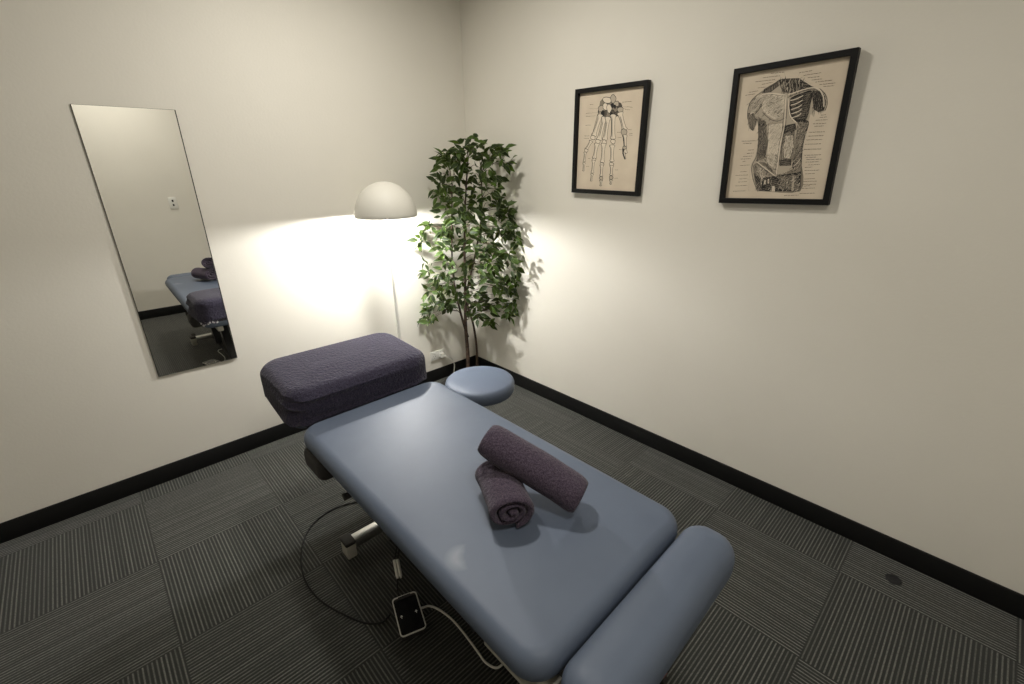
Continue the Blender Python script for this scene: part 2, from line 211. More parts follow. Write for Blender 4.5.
HAND=[('F',[(45.7,152.3),(37.3,132),(19.4,116.8),(1.1,112.4),(-23.7,118),(-49.4,128.5),(-60.7,141.7),(-62.6,159.9),(-64.3,181.4),(-55.4,197.1),(-31,200.5),(-6.6,194.4),(13,184.3),(33.8,170.6)],2),
('S',[(45.7,152.3),(37.3,132),(19.4,116.8),(1.1,112.4),(-23.7,118),(-49.4,128.5),(-60.7,141.7),(-62.6,159.9),(-64.3,181.4),(-55.4,197.1),(-31,200.5),(-6.6,194.4),(13,184.3),(33.8,170.6),(45.7,152.3)],1.2,4),
('F',[(73.3,145),(74.8,131.9),(68.5,123.2),(51.9,117.6),(35.2,115.5),(21.1,120.5),(5.3,133.9),(-3.6,150.3),(3.1,163.1),(16.4,171.2),(29.1,176.8),(45.9,178.6),(63.3,173.2),(71.3,160.5)],3),
('S',[(73.3,145),(74.8,131.9),(68.5,123.2),(51.9,117.6),(35.2,115.5),(21.1,120.5),(5.3,133.9),(-3.6,150.3),(3.1,163.1),(16.4,171.2),(29.1,176.8),(45.9,178.6),(63.3,173.2),(71.3,160.5),(73.3,145)],1.2,4),
('F',[(-18.2,140.4),(-18.3,130),(-22.3,123.5),(-34.1,121.9),(-46.8,123.1),(-56.4,126.3),(-66.6,133.3),(-73.7,144),(-70,154.3),(-59.8,160.3),(-49.8,161.9),(-37.8,160.6),(-24.8,157.1),(-18.5,150.4)],3),
('S',[(-18.2,140.4),(-18.3,130),(-22.3,123.5),(-34.1,121.9),(-46.8,123.1),(-56.4,126.3),(-66.6,133.3),(-73.7,144),(-70,154.3),(-59.8,160.3),(-49.8,161.9),(-37.8,160.6),(-24.8,157.1),(-18.5,150.4),(-18.2,140.4)],1.2,4),
('F',[(7.8,190.9),(2.5,184),(-3.3,179.4),(-12.2,178.5),(-25.4,180.5),(-35.5,183.6),(-40.9,188.2),(-46.3,195.2),(-47.8,202.7),(-39.3,207.1),(-26.8,207.6),(-15.8,205.7),(-3.7,202.4),(6.6,197.5)],0),
('S',[(7.8,190.9),(2.5,184),(-3.3,179.4),(-12.2,178.5),(-25.4,180.5),(-35.5,183.6),(-40.9,188.2),(-46.3,195.2),(-47.8,202.7),(-39.3,207.1),(-26.8,207.6),(-15.8,205.7),(-3.7,202.4),(6.6,197.5),(7.8,190.9)],2.6,4),
('F',[(33.6,194.1),(30.4,187.2),(26.6,180.3),(21.7,175.8),(13.9,176.5),(7,182),(3.6,189.4),(0.9,196.8),(-0.5,204.1),(3.4,210.9),(10.7,215.2),(17.5,214.5),(24.7,209),(31.7,201.3)],1),
('S',[(33.6,194.1),(30.4,187.2),(26.6,180.3),(21.7,175.8),(13.9,176.5),(7,182),(3.6,189.4),(0.9,196.8),(-0.5,204.1),(3.4,210.9),(10.7,215.2),(17.5,214.5),(24.7,209),(31.7,201.3),(33.6,194.1)],2.6,4),
('F',[(-26.2,153.7),(-30.8,148.1),(-37.8,143),(-44.9,139.1),(-55.4,138.8),(-65.4,143.2),(-69.7,150),(-71.5,156.8),(-72.8,162.9),(-68.1,168.2),(-57.8,171.8),(-48.2,172),(-39.4,167.7),(-30,160.6)],1),
('S',[(-26.2,153.7),(-30.8,148.1),(-37.8,143),(-44.9,139.1),(-55.4,138.8),(-65.4,143.2),(-69.7,150),(-71.5,156.8),(-72.8,162.9),(-68.1,168.2),(-57.8,171.8),(-48.2,172),(-39.4,167.7),(-30,160.6),(-26.2,153.7)],2.6,4),
('F',[(-7.3,163.3),(-10.4,156.8),(-16.1,150.7),(-21.9,147.7),(-30.1,149.4),(-38.5,154.3),(-42.1,159.9),(-43,165.9),(-43.8,172.7),(-40.8,178.9),(-32.9,181.7),(-24.9,180),(-18.2,175.2),(-11,169.3)],0),
('S',[(-7.3,163.3),(-10.4,156.8),(-16.1,150.7),(-21.9,147.7),(-30.1,149.4),(-38.5,154.3),(-42.1,159.9),(-43,165.9),(-43.8,172.7),(-40.8,178.9),(-32.9,181.7),(-24.9,180),(-18.2,175.2),(-11,169.3),(-7.3,163.3)],2.6,4),
('F',[(12.3,152.8),(9.4,144.9),(6.3,137.1),(1.5,133),(-6.2,134.7),(-12.6,140.5),(-16,147.5),(-19.2,155),(-20.5,163.3),(-16.3,171),(-9.3,174.8),(-2.8,173.2),(4.4,167.3),(11,160.1)],0),
('S',[(12.3,152.8),(9.4,144.9),(6.3,137.1),(1.5,133),(-6.2,134.7),(-12.6,140.5),(-16,147.5),(-19.2,155),(-20.5,163.3),(-16.3,171),(-9.3,174.8),(-2.8,173.2),(4.4,167.3),(11,160.1),(12.3,152.8)],2.6,4),
('F',[(50.8,171.5),(51.5,165.3),(49,161.7),(42.2,160.5),(35.5,160.5),(29.9,162.3),(23.7,167),(20.2,173.8),(22.7,179.7),(27.9,183.1),(33.1,184.4),(39.9,184.4),(46.8,182.5),(50,178)],1),
('S',[(50.8,171.5),(51.5,165.3),(49,161.7),(42.2,160.5),(35.5,160.5),(29.9,162.3),(23.7,167),(20.2,173.8),(22.7,179.7),(27.9,183.1),(33.1,184.4),(39.9,184.4),(46.8,182.5),(50,178),(50.8,171.5)],2.6,4),
('F',[(46.6,146.8),(44.6,141.7),(42,138.3),(35.7,136),(27.5,135.3),(21.6,137.4),(16.6,142.6),(11.9,149.2),(12.3,154.5),(18.6,157.7),(25.7,159.8),(32.7,160.6),(41,158.3),(46.6,153.1)],2),
('S',[(46.6,146.8),(44.6,141.7),(42,138.3),(35.7,136),(27.5,135.3),(21.6,137.4),(16.6,142.6),(11.9,149.2),(12.3,154.5),(18.6,157.7),(25.7,159.8),(32.7,160.6),(41,158.3),(46.6,153.1),(46.6,146.8)],2.6,4),
('F',[(78.8,142.8),(79.1,136.2),(76.6,132.1),(69.3,131.1),(61.5,131.6),(55.6,133.6),(49.1,138.2),(44.7,145.2),(47,151.7),(53.1,155.5),(59.2,156.6),(66.6,156),(74.6,153.9),(78.4,149.5)],1),
('S',[(78.8,142.8),(79.1,136.2),(76.6,132.1),(69.3,131.1),(61.5,131.6),(55.6,133.6),(49.1,138.2),(44.7,145.2),(47,151.7),(53.1,155.5),(59.2,156.6),(66.6,156),(74.6,153.9),(78.4,149.5),(78.8,142.8)],2.6,4),
('F',[(-33.8,130.3),(-36.8,125.3),(-39.9,121),(-46.2,119.7),(-55.2,121.4),(-61.7,124.4),(-65.9,128),(-70.3,132.6),(-70.6,137.9),(-64.3,142),(-56.3,143.2),(-48.8,141.6),(-40.3,138.4),(-33.9,134.7)],1),
('S',[(-33.8,130.3),(-36.8,125.3),(-39.9,121),(-46.2,119.7),(-55.2,121.4),(-61.7,124.4),(-65.9,128),(-70.3,132.6),(-70.6,137.9),(-64.3,142),(-56.3,143.2),(-48.8,141.6),(-40.3,138.4),(-33.9,134.7),(-33.8,130.3)],2.6,4),
('F',[(29.2,133.6),(30,129),(27.5,124.6),(21.5,122.2),(15.5,123),(10.2,126.5),(4.5,131),(1.9,135.4),(4.6,139.8),(8.8,144.1),(13.1,146.5),(19.4,145.7),(25.5,142.2),(28.2,137.9)],3),
('S',[(29.2,133.6),(30,129),(27.5,124.6),(21.5,122.2),(15.5,123),(10.2,126.5),(4.5,131),(1.9,135.4),(4.6,139.8),(8.8,144.1),(13.1,146.5),(19.4,145.7),(25.5,142.2),(28.2,137.9),(29.2,133.6)],2.6,4),
('F',[(20.9,166.6),(19.6,163.1),(18.2,160.5),(15.8,158.5),(12.1,157.9),(9.2,159.4),(7.3,163.2),(5.4,167.7),(4.9,171.4),(7.3,173.9),(10.7,175.8),(13.7,176.5),(17.3,174.9),(20.5,171)],4),
('S',[(20.9,166.6),(19.6,163.1),(18.2,160.5),(15.8,158.5),(12.1,157.9),(9.2,159.4),(7.3,163.2),(5.4,167.7),(4.9,171.4),(7.3,173.9),(10.7,175.8),(13.7,176.5),(17.3,174.9),(20.5,171),(20.9,166.6)],2.6,4),
('F',[(-33.2,135.8),(-33.1,131.3),(-34.5,127.4),(-38.6,124.3),(-43.1,123.7),(-46.7,126.4),(-50.6,131.7),(-53.3,137.1),(-52.1,141.6),(-48.5,145.4),(-45.1,148.4),(-40.8,149.1),(-36,146.2),(-33.4,141.1)],4),
('S',[(-33.2,135.8),(-33.1,131.3),(-34.5,127.4),(-38.6,124.3),(-43.1,123.7),(-46.7,126.4),(-50.6,131.7),(-53.3,137.1),(-52.1,141.6),(-48.5,145.4),(-45.1,148.4),(-40.8,149.1),(-36,146.2),(-33.4,141.1),(-33.2,135.8)],2.6,4),
('F',[(18.3,127.1),(17,123),(15.4,119.6),(13.1,118.4),(9.5,119.5),(6.5,121.8),(5,124.5),(3.6,128),(2.9,132.2),(4.8,135.6),(8.1,136.7),(11.2,135.6),(14.5,133.3),(17.6,130.5)],4),
('S',[(18.3,127.1),(17,123),(15.4,119.6),(13.1,118.4),(9.5,119.5),(6.5,121.8),(5,124.5),(3.6,128),(2.9,132.2),(4.8,135.6),(8.1,136.7),(11.2,135.6),(14.5,133.3),(17.6,130.5),(18.3,127.1)],2.6,4),
('F',[(34.9,160.2),(34.3,157),(33.6,153.9),(31.4,152.4),(28.3,153.1),(26.1,155.4),(24.2,158.1),(22.4,161.1),(22.4,164.4),(24.5,167.4),(27,168.8),(29.6,168.1),(32.8,165.8),(34.9,163)],4),
('S',[(34.9,160.2),(34.3,157),(33.6,153.9),(31.4,152.4),(28.3,153.1),(26.1,155.4),(24.2,158.1),(22.4,161.1),(22.4,164.4),(24.5,167.4),(27,168.8),(29.6,168.1),(32.8,165.8),(34.9,163),(34.9,160.2)],2.6,4),
('F',[(-62.5,134.1),(-73.7,130.9),(-72,119.1),(-83.1,83.9),(-98.5,49.2),(-107.8,40.2),(-101.6,31.5),(-85.7,27.1),(-74.7,31),(-75.9,42.9),(-64.2,78.4),(-48.8,112.1),(-39.4,120.5),(-46,129.1)],0),
('S',[(-62.5,134.1),(-73.7,130.9),(-72,119.1),(-83.1,83.9),(-98.5,49.2),(-107.8,40.2),(-101.6,31.5),(-85.7,27.1)],3,4),
('S',[(-62.5,134.1),(-46,129.1),(-39.4,120.5),(-48.8,112.1),(-64.2,78.4),(-75.9,42.9),(-74.7,31),(-85.7,27.1)],2,4),
('S',[(-64.8,118.1),(-78.4,82.5),(-94.2,41.1)],1.6,3),
('F',[(-38.5,121.1),(-49.7,116.9),(-46.3,104.7),(-53.1,66.9),(-64.4,29.4),(-72.9,19.3),(-65.1,10.6),(-48,7),(-37,11.8),(-39.9,24.2),(-32.7,62.3),(-21.3,98.8),(-12.7,108.2),(-20.7,116.9)],0),
('S',[(-38.5,121.1),(-49.7,116.9),(-46.3,104.7),(-53.1,66.9),(-64.4,29.4),(-72.9,19.3),(-65.1,10.6),(-48,7)],3,4),
('S',[(-38.5,121.1),(-20.7,116.9),(-12.7,108.2),(-21.3,98.8),(-32.7,62.3),(-39.9,24.2),(-37,11.8),(-48,7)],2,4),
('S',[(-38.7,104),(-48,65.7),(-58.8,21.1)],1.6,3),
('F',[(-17,119.2),(-27.4,114.3),(-22.4,102.5),(-23.8,64.8),(-29.6,27.3),(-36.2,16.9),(-27.9,8.9),(-11.4,6.6),(-1.8,12.1),(-6,24),(-3.9,61.8),(2.5,98.4),(9.6,108.2),(0.8,116.2)],0),
('S',[(-17,119.2),(-27.4,114.3),(-22.4,102.5),(-23.8,64.8),(-29.6,27.3),(-36.2,16.9),(-27.9,8.9),(-11.4,6.6)],3,4),
('S',[(-17,119.2),(0.8,116.2),(9.6,108.2),(2.5,98.4),(-3.9,61.8),(-6,24),(-1.8,12.1),(-11.4,6.6)],2,4),
('S',[(-15,102.4),(-18.8,64.1),(-23.3,19.6)],1.6,3),
('F',[(13,127.5),(4,121.3),(10.9,109.5),(16.5,70.4),(17.9,31.1),(13.3,19.6),(23,12.2),(39.6,11.6),(47.9,18.2),(41.5,30.1),(36.4,69.3),(35.5,107.9),(40.4,118.8),(30.5,126.2)],0),
('S',[(13,127.5),(4,121.3),(10.9,109.5),(16.5,70.4),(17.9,31.1),(13.3,19.6),(23,12.2),(39.6,11.6)],3,4),
('S',[(13,127.5),(30.5,126.2),(40.4,118.8),(35.5,107.9),(36.4,69.3),(41.5,30.1),(47.9,18.2),(39.6,11.6)],2,4),
('S',[(18.1,110.2),(21.5,70.1),(25.5,23.8)],1.6,3),
('F',[(51.1,132.1),(43.5,125.6),(53.5,118.2),(69,90.2),(80.3,61.5),(78.8,52.3),(89.9,48.8),(105.9,51.6),(112.4,58.1),(103.4,65.5),(89,93.4),(78.9,122),(81.3,131.2),(69.3,134.7)],0),
('S',[(51.1,132.1),(43.5,125.6),(53.5,118.2),(69,90.2),(80.3,61.5),(78.8,52.3),(89.9,48.8),(105.9,51.6)],3,4),
('S',[(51.1,132.1),(69.3,134.7),(81.3,131.2),(78.9,122),(89,93.4),(103.4,65.5),(112.4,58.1),(105.9,51.6)],2,4),
('S',[(60.6,120.1),(74.1,91),(89.4,57.7)],1.6,3),
('S',[(-74.6,132.9),(-103.1,35.4)],4.8,4),
('S',[(-13.2,92.2),(-21.5,28.7)],4.8,4),
('S',[(14.6,120),(23.2,19.7)],4.8,4),
('S',[(-38.3,93.5),(-53.2,29.8)],4.8,4),
('S',[(67,113.2),(89.2,57.8)],4.8,4),
('F',[(-83.8,23.2),(-82.9,17.5),(-85.8,13.7),(-92.6,12.7),(-99,13.6),(-104.7,15.5),(-110.8,18.9),(-113.4,24.1),(-110.4,29.7),(-105.7,33.4),(-100.9,34.4),(-94,33.5),(-87.6,31.5),(-84.9,28.3)],0),
('S',[(-83.8,23.2),(-82.9,17.5),(-85.8,13.7),(-92.6,12.7),(-99,13.6),(-104.7,15.5),(-110.8,18.9),(-113.4,24.1),(-110.4,29.7),(-105.7,33.4),(-100.9,34.4),(-94,33.5),(-87.6,31.5),(-84.9,28.3),(-83.8,23.2)],2.6,4),
('F',[(-48,2.8),(-51,-2.8),(-55,-6.8),(-59.7,-7.9),(-66.6,-6.8),(-72.7,-4.7),(-75.3,-1.4),(-77.1,3.6),(-78.2,9.3),(-74.8,13.3),(-68,14.3),(-61.8,13.2),(-55.9,11.1),(-49.9,7.7)],0),
('S',[(-48,2.8),(-51,-2.8),(-55,-6.8),(-59.7,-7.9),(-66.6,-6.8),(-72.7,-4.7),(-75.3,-1.4),(-77.1,3.6),(-78.2,9.3),(-74.8,13.3),(-68,14.3),(-61.8,13.2),(-55.9,11.1),(-49.9,7.7),(-48,2.8)],2.6,4),
('F',[(-7.2,-2.1),(-7.7,-6.6),(-12.8,-10.9),(-18.5,-14),(-24.3,-14.3),(-31.3,-11.1),(-35.9,-6.2),(-35.7,-1.4),(-34.2,3.1),(-32.2,7.4),(-27,10.6),(-20.2,10.7),(-15.2,7.6),(-11.1,2.7)],0),
('S',[(-7.2,-2.1),(-7.7,-6.6),(-12.8,-10.9),(-18.5,-14),(-24.3,-14.3),(-31.3,-11.1),(-35.9,-6.2),(-35.7,-1.4),(-34.2,3.1),(-32.2,7.4),(-27,10.6),(-20.2,10.7),(-15.2,7.6),(-11.1,2.7),(-7.2,-2.1)],2.6,4),
('F',[(45.2,0.3),(43.9,-5.2),(42.1,-9.1),(36.8,-10.2),(30.1,-9.2),(25.4,-7.1),(21.4,-3.9),(17.6,1),(18,6.5),(23,10.4),(28.7,11.4),(34.4,10.4),(41.1,8.2),(45.3,5)],0),
('S',[(45.2,0.3),(43.9,-5.2),(42.1,-9.1),(36.8,-10.2),(30.1,-9.2),(25.4,-7.1),(21.4,-3.9),(17.6,1),(18,6.5),(23,10.4),(28.7,11.4),(34.4,10.4),(41.1,8.2),(45.3,5),(45.2,0.3)],2.6,4),
('F',[(112.3,40.5),(108.9,34.6),(104.9,28.7),(99.8,25.1),(91.6,25.9),(84.5,30.3),(81.1,36),(78.3,41.9),(76.9,48),(81.2,53.9),(88.9,57.4),(95.9,56.5),(103.4,52.1),(110.5,46.2)],1),
('S',[(112.3,40.5),(108.9,34.6),(104.9,28.7),(99.8,25.1),(91.6,25.9),(84.5,30.3),(81.1,36),(78.3,41.9),(76.9,48),(81.2,53.9),(88.9,57.4),(95.9,56.5),(103.4,52.1),(110.5,46.2),(112.3,40.5)],2.6,4),
('F',[(93.3,30.2),(86.7,25.1),(92.6,16.3),(98.8,-13.4),(101.8,-43.2),(99.3,-52.1),(106.4,-57.3),(117.8,-57.2),(123.3,-51.9),(118.4,-43.1),(113.3,-13.4),(111.3,16.1),(114.7,24.7),(106.8,29.9)],0),
('S',[(93.3,30.2),(86.7,25.1),(92.6,16.3),(98.8,-13.4),(101.8,-43.2),(99.3,-52.1),(106.4,-57.3),(117.8,-57.2)],3,4),
('S',[(93.3,30.2),(106.8,29.9),(114.7,24.7),(111.3,16.1),(113.3,-13.4),(118.4,-43.1),(123.3,-51.9),(117.8,-57.2)],2,4),
('S',[(98,17.1),(102.4,-13.4),(107.5,-48.5)],1.6,3),
('S',[(89.8,28.6),(100.3,-17.5),(100,-45.9)],6,4),
('F',[(98.8,-54.7),(94.8,-57),(99,-59.4),(104.4,-68.7),(108,-78.4),(107.8,-81.4),(111.1,-82.7),(115.5,-82),(117.6,-79.9),(115.3,-77.2),(112.1,-67.6),(110.5,-57.7),(112.7,-54.4),(107.6,-53.3)],0),
('S',[(98.8,-54.7),(94.8,-57),(99,-59.4),(104.4,-68.7),(108,-78.4),(107.8,-81.4),(111.1,-82.7),(115.5,-82)],3,4),
('S',[(98.8,-54.7),(107.6,-53.3),(112.7,-54.4),(110.5,-57.7),(112.1,-67.6),(115.3,-77.2),(117.6,-79.9),(115.5,-82)],2,4),
('S',[(102.3,-58.6),(106.3,-68.5),(110.9,-79.7)],1.6,3),
('S',[(94.7,-27.7),(98.8,-57.7),(111.9,-82.3)],7.2,4),
('F',[(116.9,-29.9),(114.5,-33.4),(111.3,-35.6),(107.7,-36.8),(102.4,-37.3),(97.7,-36.4),(95.5,-33.5),(94.1,-29.5),(93.2,-26),(95.9,-23.8),(101.2,-22.6),(105.9,-22.1),(110.4,-23),(115.2,-25.9)],1),
('S',[(116.9,-29.9),(114.5,-33.4),(111.3,-35.6),(107.7,-36.8),(102.4,-37.3),(97.7,-36.4),(95.5,-33.5),(94.1,-29.5),(93.2,-26),(95.9,-23.8),(101.2,-22.6),(105.9,-22.1),(110.4,-23),(115.2,-25.9),(116.9,-29.9)],2.6,4),
('F',[(-111.9,10.2),(-119.9,10.4),(-119.2,4.5),(-128.3,-10.8),(-140.3,-24.9),(-147,-27.8),(-143.2,-32.9),(-132.7,-37.4),(-125.1,-37.3),(-125.3,-31.5),(-115.6,-16.4),(-103.3,-2.6),(-96.3,-0.1),(-100.5,5.1)],0),
('S',[(-111.9,10.2),(-119.9,10.4),(-119.2,4.5),(-128.3,-10.8),(-140.3,-24.9),(-147,-27.8),(-143.2,-32.9),(-132.7,-37.4)],3,4),
('S',[(-111.9,10.2),(-100.5,5.1),(-96.3,-0.1),(-103.3,-2.6),(-115.6,-16.4),(-125.3,-31.5),(-125.1,-37.3),(-132.7,-37.4)],2,4),
('S',[(-114.2,2.8),(-125.1,-12.2),(-137.8,-29.5)],1.6,3),
('F',[(-124.3,-39.4),(-126.6,-43),(-130.5,-46.3),(-134.5,-47.7),(-140,-46.9),(-145.5,-44.7),(-147.7,-42.1),(-148.3,-39),(-148.7,-35.3),(-146.5,-32),(-141.1,-30.6),(-135.8,-31.5),(-131.3,-33.6),(-126.6,-36.3)],0),
('S',[(-124.3,-39.4),(-126.6,-43),(-130.5,-46.3),(-134.5,-47.7),(-140,-46.9),(-145.5,-44.7),(-147.7,-42.1),(-148.3,-39),(-148.7,-35.3),(-146.5,-32),(-141.1,-30.6),(-135.8,-31.5),(-131.3,-33.6),(-126.6,-36.3),(-124.3,-39.4)],2.6,4),
('F',[(-148.2,-46.7),(-153.4,-49.1),(-150.6,-54.3),(-150.5,-70.9),(-152.5,-87.4),(-155.5,-92.1),(-151.3,-95.4),(-143.3,-96.1),(-138.7,-93.5),(-140.9,-88.4),(-140.5,-71.8),(-137.8,-55.4),(-134.4,-50.9),(-139,-47.5)],0),
('S',[(-148.2,-46.7),(-153.4,-49.1),(-150.6,-54.3),(-150.5,-70.9),(-152.5,-87.4),(-155.5,-92.1),(-151.3,-95.4),(-143.3,-96.1)],3,4),
('S',[(-148.2,-46.7),(-139,-47.5),(-134.4,-50.9),(-137.8,-55.4),(-140.5,-71.8),(-140.9,-88.4),(-138.7,-93.5),(-143.3,-96.1)],2,4),
('S',[(-146.8,-54.1),(-148,-71.1),(-149.3,-90.7)],1.6,3),
('F',[(-153.3,-99.6),(-158.2,-101.9),(-155.1,-106.4),(-153.7,-121.2),(-154.1,-135.9),(-155.8,-140.2),(-152.7,-143),(-147.4,-143.2),(-144.2,-140.7),(-145.6,-136.3),(-145.1,-121.6),(-142.8,-107),(-139.3,-102.9),(-144,-100.1)],0),
('S',[(-153.3,-99.6),(-158.2,-101.9),(-155.1,-106.4),(-153.7,-121.2),(-154.1,-135.9),(-155.8,-140.2),(-152.7,-143),(-147.4,-143.2)],3,4),
('S',[(-153.3,-99.6),(-144,-100.1),(-139.3,-102.9),(-142.8,-107),(-145.1,-121.6),(-145.6,-136.3),(-144.2,-140.7),(-147.4,-143.2)],2,4),
('S',[(-151.4,-106.1),(-151.5,-121.3),(-151.6,-138.7)],1.6,3),
('F',[(-76.5,-3.7),(-85.9,-6.8),(-81.6,-15.1),(-83.3,-40.8),(-88.9,-66.1),(-94.7,-73.1),(-87.7,-78.7),(-73.7,-80.7),(-65.3,-77.2),(-68.6,-69.1),(-65.7,-43.4),(-59.1,-18.6),(-52.4,-12.1),(-60.3,-6.3)],0),
('S',[(-76.5,-3.7),(-85.9,-6.8),(-81.6,-15.1),(-83.3,-40.8),(-88.9,-66.1),(-94.7,-73.1),(-87.7,-78.7),(-73.7,-80.7)],3,4),
('S',[(-76.5,-3.7),(-60.3,-6.3),(-52.4,-12.1),(-59.1,-18.6),(-65.7,-43.4),(-68.6,-69.1),(-65.3,-77.2),(-73.7,-80.7)],2,4),
('S',[(-74.8,-15.4),(-78.9,-41.4),(-83.6,-71.5)],1.6,3),
('F',[(-69.8,-83.7),(-69,-86.3),(-72.3,-88.1),(-78.2,-89.4),(-83.5,-90),(-88.7,-89.2),(-94,-86.8),(-95.4,-83.6),(-92.4,-81.1),(-88.9,-79.3),(-84.8,-78),(-78.8,-77.4),(-73.7,-78.2),(-71.4,-80.6)],0),
('S',[(-69.8,-83.7),(-69,-86.3),(-72.3,-88.1),(-78.2,-89.4),(-83.5,-90),(-88.7,-89.2),(-94,-86.8),(-95.4,-83.6),(-92.4,-81.1),(-88.9,-79.3),(-84.8,-78),(-78.8,-77.4),(-73.7,-78.2),(-71.4,-80.6),(-69.8,-83.7)],2.6,4),
('F',[(-90.1,-87.2),(-96.5,-90.6),(-93,-97.3),(-92.6,-119.5),(-94.8,-141.5),(-98.4,-147.9),(-93.2,-152.2),(-83.5,-152.8),(-77.9,-149.2),(-80.6,-142.5),(-80.1,-120.3),(-77,-98.6),(-72.7,-92.5),(-78.6,-88.1)],0),
('S',[(-90.1,-87.2),(-96.5,-90.6),(-93,-97.3),(-92.6,-119.5),(-94.8,-141.5),(-98.4,-147.9),(-93.2,-152.2),(-83.5,-152.8)],3,4),
('S',[(-90.1,-87.2),(-78.6,-88.1),(-72.7,-92.5),(-77,-98.6),(-80.1,-120.3),(-80.6,-142.5),(-77.9,-149.2),(-83.5,-152.8)],2,4),
('S',[(-88.2,-97.1),(-89.5,-119.7),(-90.9,-145.7)],1.6,3),
('F',[(-94.5,-156.1),(-99.9,-157.8),(-96.9,-161.9),(-96.6,-174.7),(-98.2,-187.4),(-100.5,-191),(-97.3,-193.5),(-91.5,-194.1),(-87.8,-192.1),(-89.1,-188.2),(-87.5,-175.6),(-84,-163.1),(-80.1,-159.8),(-84.8,-157.1)],0),
('S',[(-94.5,-156.1),(-99.9,-157.8),(-96.9,-161.9),(-96.6,-174.7),(-98.2,-187.4),(-100.5,-191),(-97.3,-193.5),(-91.5,-194.1)],3,4),
('S',[(-94.5,-156.1),(-84.8,-157.1),(-80.1,-159.8),(-84,-163.1),(-87.5,-175.6),(-89.1,-188.2),(-87.8,-192.1),(-91.5,-194.1)],2,4),
('S',[(-93,-161.9),(-94.3,-174.9),(-95.8,-189.9)],1.6,3),
('F',[(-33.5,-5.4),(-42.1,-10.3),(-36.8,-20),(-34.7,-51.9),(-36.4,-83.9),(-41,-93.1),(-33.4,-99.2),(-19.7,-100),(-12.2,-94.7),(-16.5,-85.1),(-17.4,-53.1),(-14.7,-21.7),(-9.2,-12.9),(-17.6,-6.7)],0),
('S',[(-33.5,-5.4),(-42.1,-10.3),(-36.8,-20),(-34.7,-51.9),(-36.4,-83.9),(-41,-93.1),(-33.4,-99.2),(-19.7,-100)],3,4),
('S',[(-33.5,-5.4),(-17.6,-6.7),(-9.2,-12.9),(-14.7,-21.7),(-17.4,-53.1),(-16.5,-85.1),(-12.2,-94.7),(-19.7,-100)],2,4),
('S',[(-30.2,-19.6),(-30.4,-52.2),(-30.5,-89.9)],1.6,3),
('F',[(-14.7,-107.5),(-17.3,-110.9),(-21.1,-113.8),(-25.2,-114.9),(-31,-114.2),(-36.4,-112.5),(-38.7,-110.4),(-39.6,-107.6),(-40.3,-104.2),(-37.7,-101.3),(-32,-100.2),(-26.6,-100.9),(-21.8,-102.6),(-16.7,-104.7)],0),
('S',[(-14.7,-107.5),(-17.3,-110.9),(-21.1,-113.8),(-25.2,-114.9),(-31,-114.2),(-36.4,-112.5),(-38.7,-110.4),(-39.6,-107.6),(-40.3,-104.2),(-37.7,-101.3),(-32,-100.2),(-26.6,-100.9),(-21.8,-102.6),(-16.7,-104.7),(-14.7,-107.5)],2.6,4),
('F',[(-35.4,-111.3),(-42.1,-114.4),(-37.7,-120.1),(-35.5,-139.3),(-36.1,-158.4),(-39.3,-164),(-33.6,-167.5),(-23.5,-167.7),(-18,-164.5),(-21.2,-158.8),(-22.3,-139.7),(-20.5,-120.7),(-16.3,-115.3),(-22.9,-111.8)],0),
('S',[(-35.4,-111.3),(-42.1,-114.4),(-37.7,-120.1),(-35.5,-139.3),(-36.1,-158.4),(-39.3,-164),(-33.6,-167.5),(-23.5,-167.7)],3,4),
('S',[(-35.4,-111.3),(-22.9,-111.8),(-16.3,-115.3),(-20.5,-120.7),(-22.3,-139.7),(-21.2,-158.8),(-18,-164.5),(-23.5,-167.7)],2,4),
('S',[(-32.6,-119.8),(-32.2,-139.4),(-31.6,-161.9)],1.6,3),
('F',[(-17.5,-177.5),(-17.4,-181.3),(-19.1,-185.1),(-24,-187.4),(-29.3,-187),(-33.5,-184.5),(-37.9,-181.4),(-40.6,-178),(-38.9,-174.1),(-34.8,-170.3),(-30.8,-168.1),(-25.7,-168.5),(-20.2,-170.9),(-17.7,-174.1)],1),
('S',[(-17.5,-177.5),(-17.4,-181.3),(-19.1,-185.1),(-24,-187.4),(-29.3,-187),(-33.5,-184.5),(-37.9,-181.4),(-40.6,-178),(-38.9,-174.1),(-34.8,-170.3),(-30.8,-168.1),(-25.7,-168.5),(-20.2,-170.9),(-17.7,-174.1),(-17.5,-177.5)],2.6,4),
('F',[(-33.4,-187.8),(-38.7,-189.4),(-35.1,-192.3),(-33,-202.1),(-33,-211.8),(-34.9,-214.7),(-31.2,-216.4),(-24.9,-216.5),(-21.2,-214.8),(-23.2,-211.9),(-23.4,-202.2),(-21.6,-192.6),(-18.1,-189.8),(-23.3,-188)],0),
('S',[(-33.4,-187.8),(-38.7,-189.4),(-35.1,-192.3),(-33,-202.1),(-33,-211.8),(-34.9,-214.7),(-31.2,-216.4),(-24.9,-216.5)],3,4),
('S',[(-33.4,-187.8),(-23.3,-188),(-18.1,-189.8),(-21.6,-192.6),(-23.4,-202.2),(-23.2,-211.9),(-21.2,-214.8),(-24.9,-216.5)],2,4),
('S',[(-31.1,-192.1),(-30.6,-202.1),(-30,-213.6)],1.6,3),
('F',[(20.6,-14.7),(12,-19.1),(18.3,-27.3),(22.8,-54.8),(23.5,-82.4),(19.8,-90.5),(27.5,-95.5),(40.7,-95.8),(47.7,-91),(43,-82.8),(40.2,-55.3),(41.1,-28.2),(46.3,-20.5),(37.3,-15.3)],0),
('S',[(20.6,-14.7),(12,-19.1),(18.3,-27.3),(22.8,-54.8),(23.5,-82.4),(19.8,-90.5),(27.5,-95.5),(40.7,-95.8)],3,4),
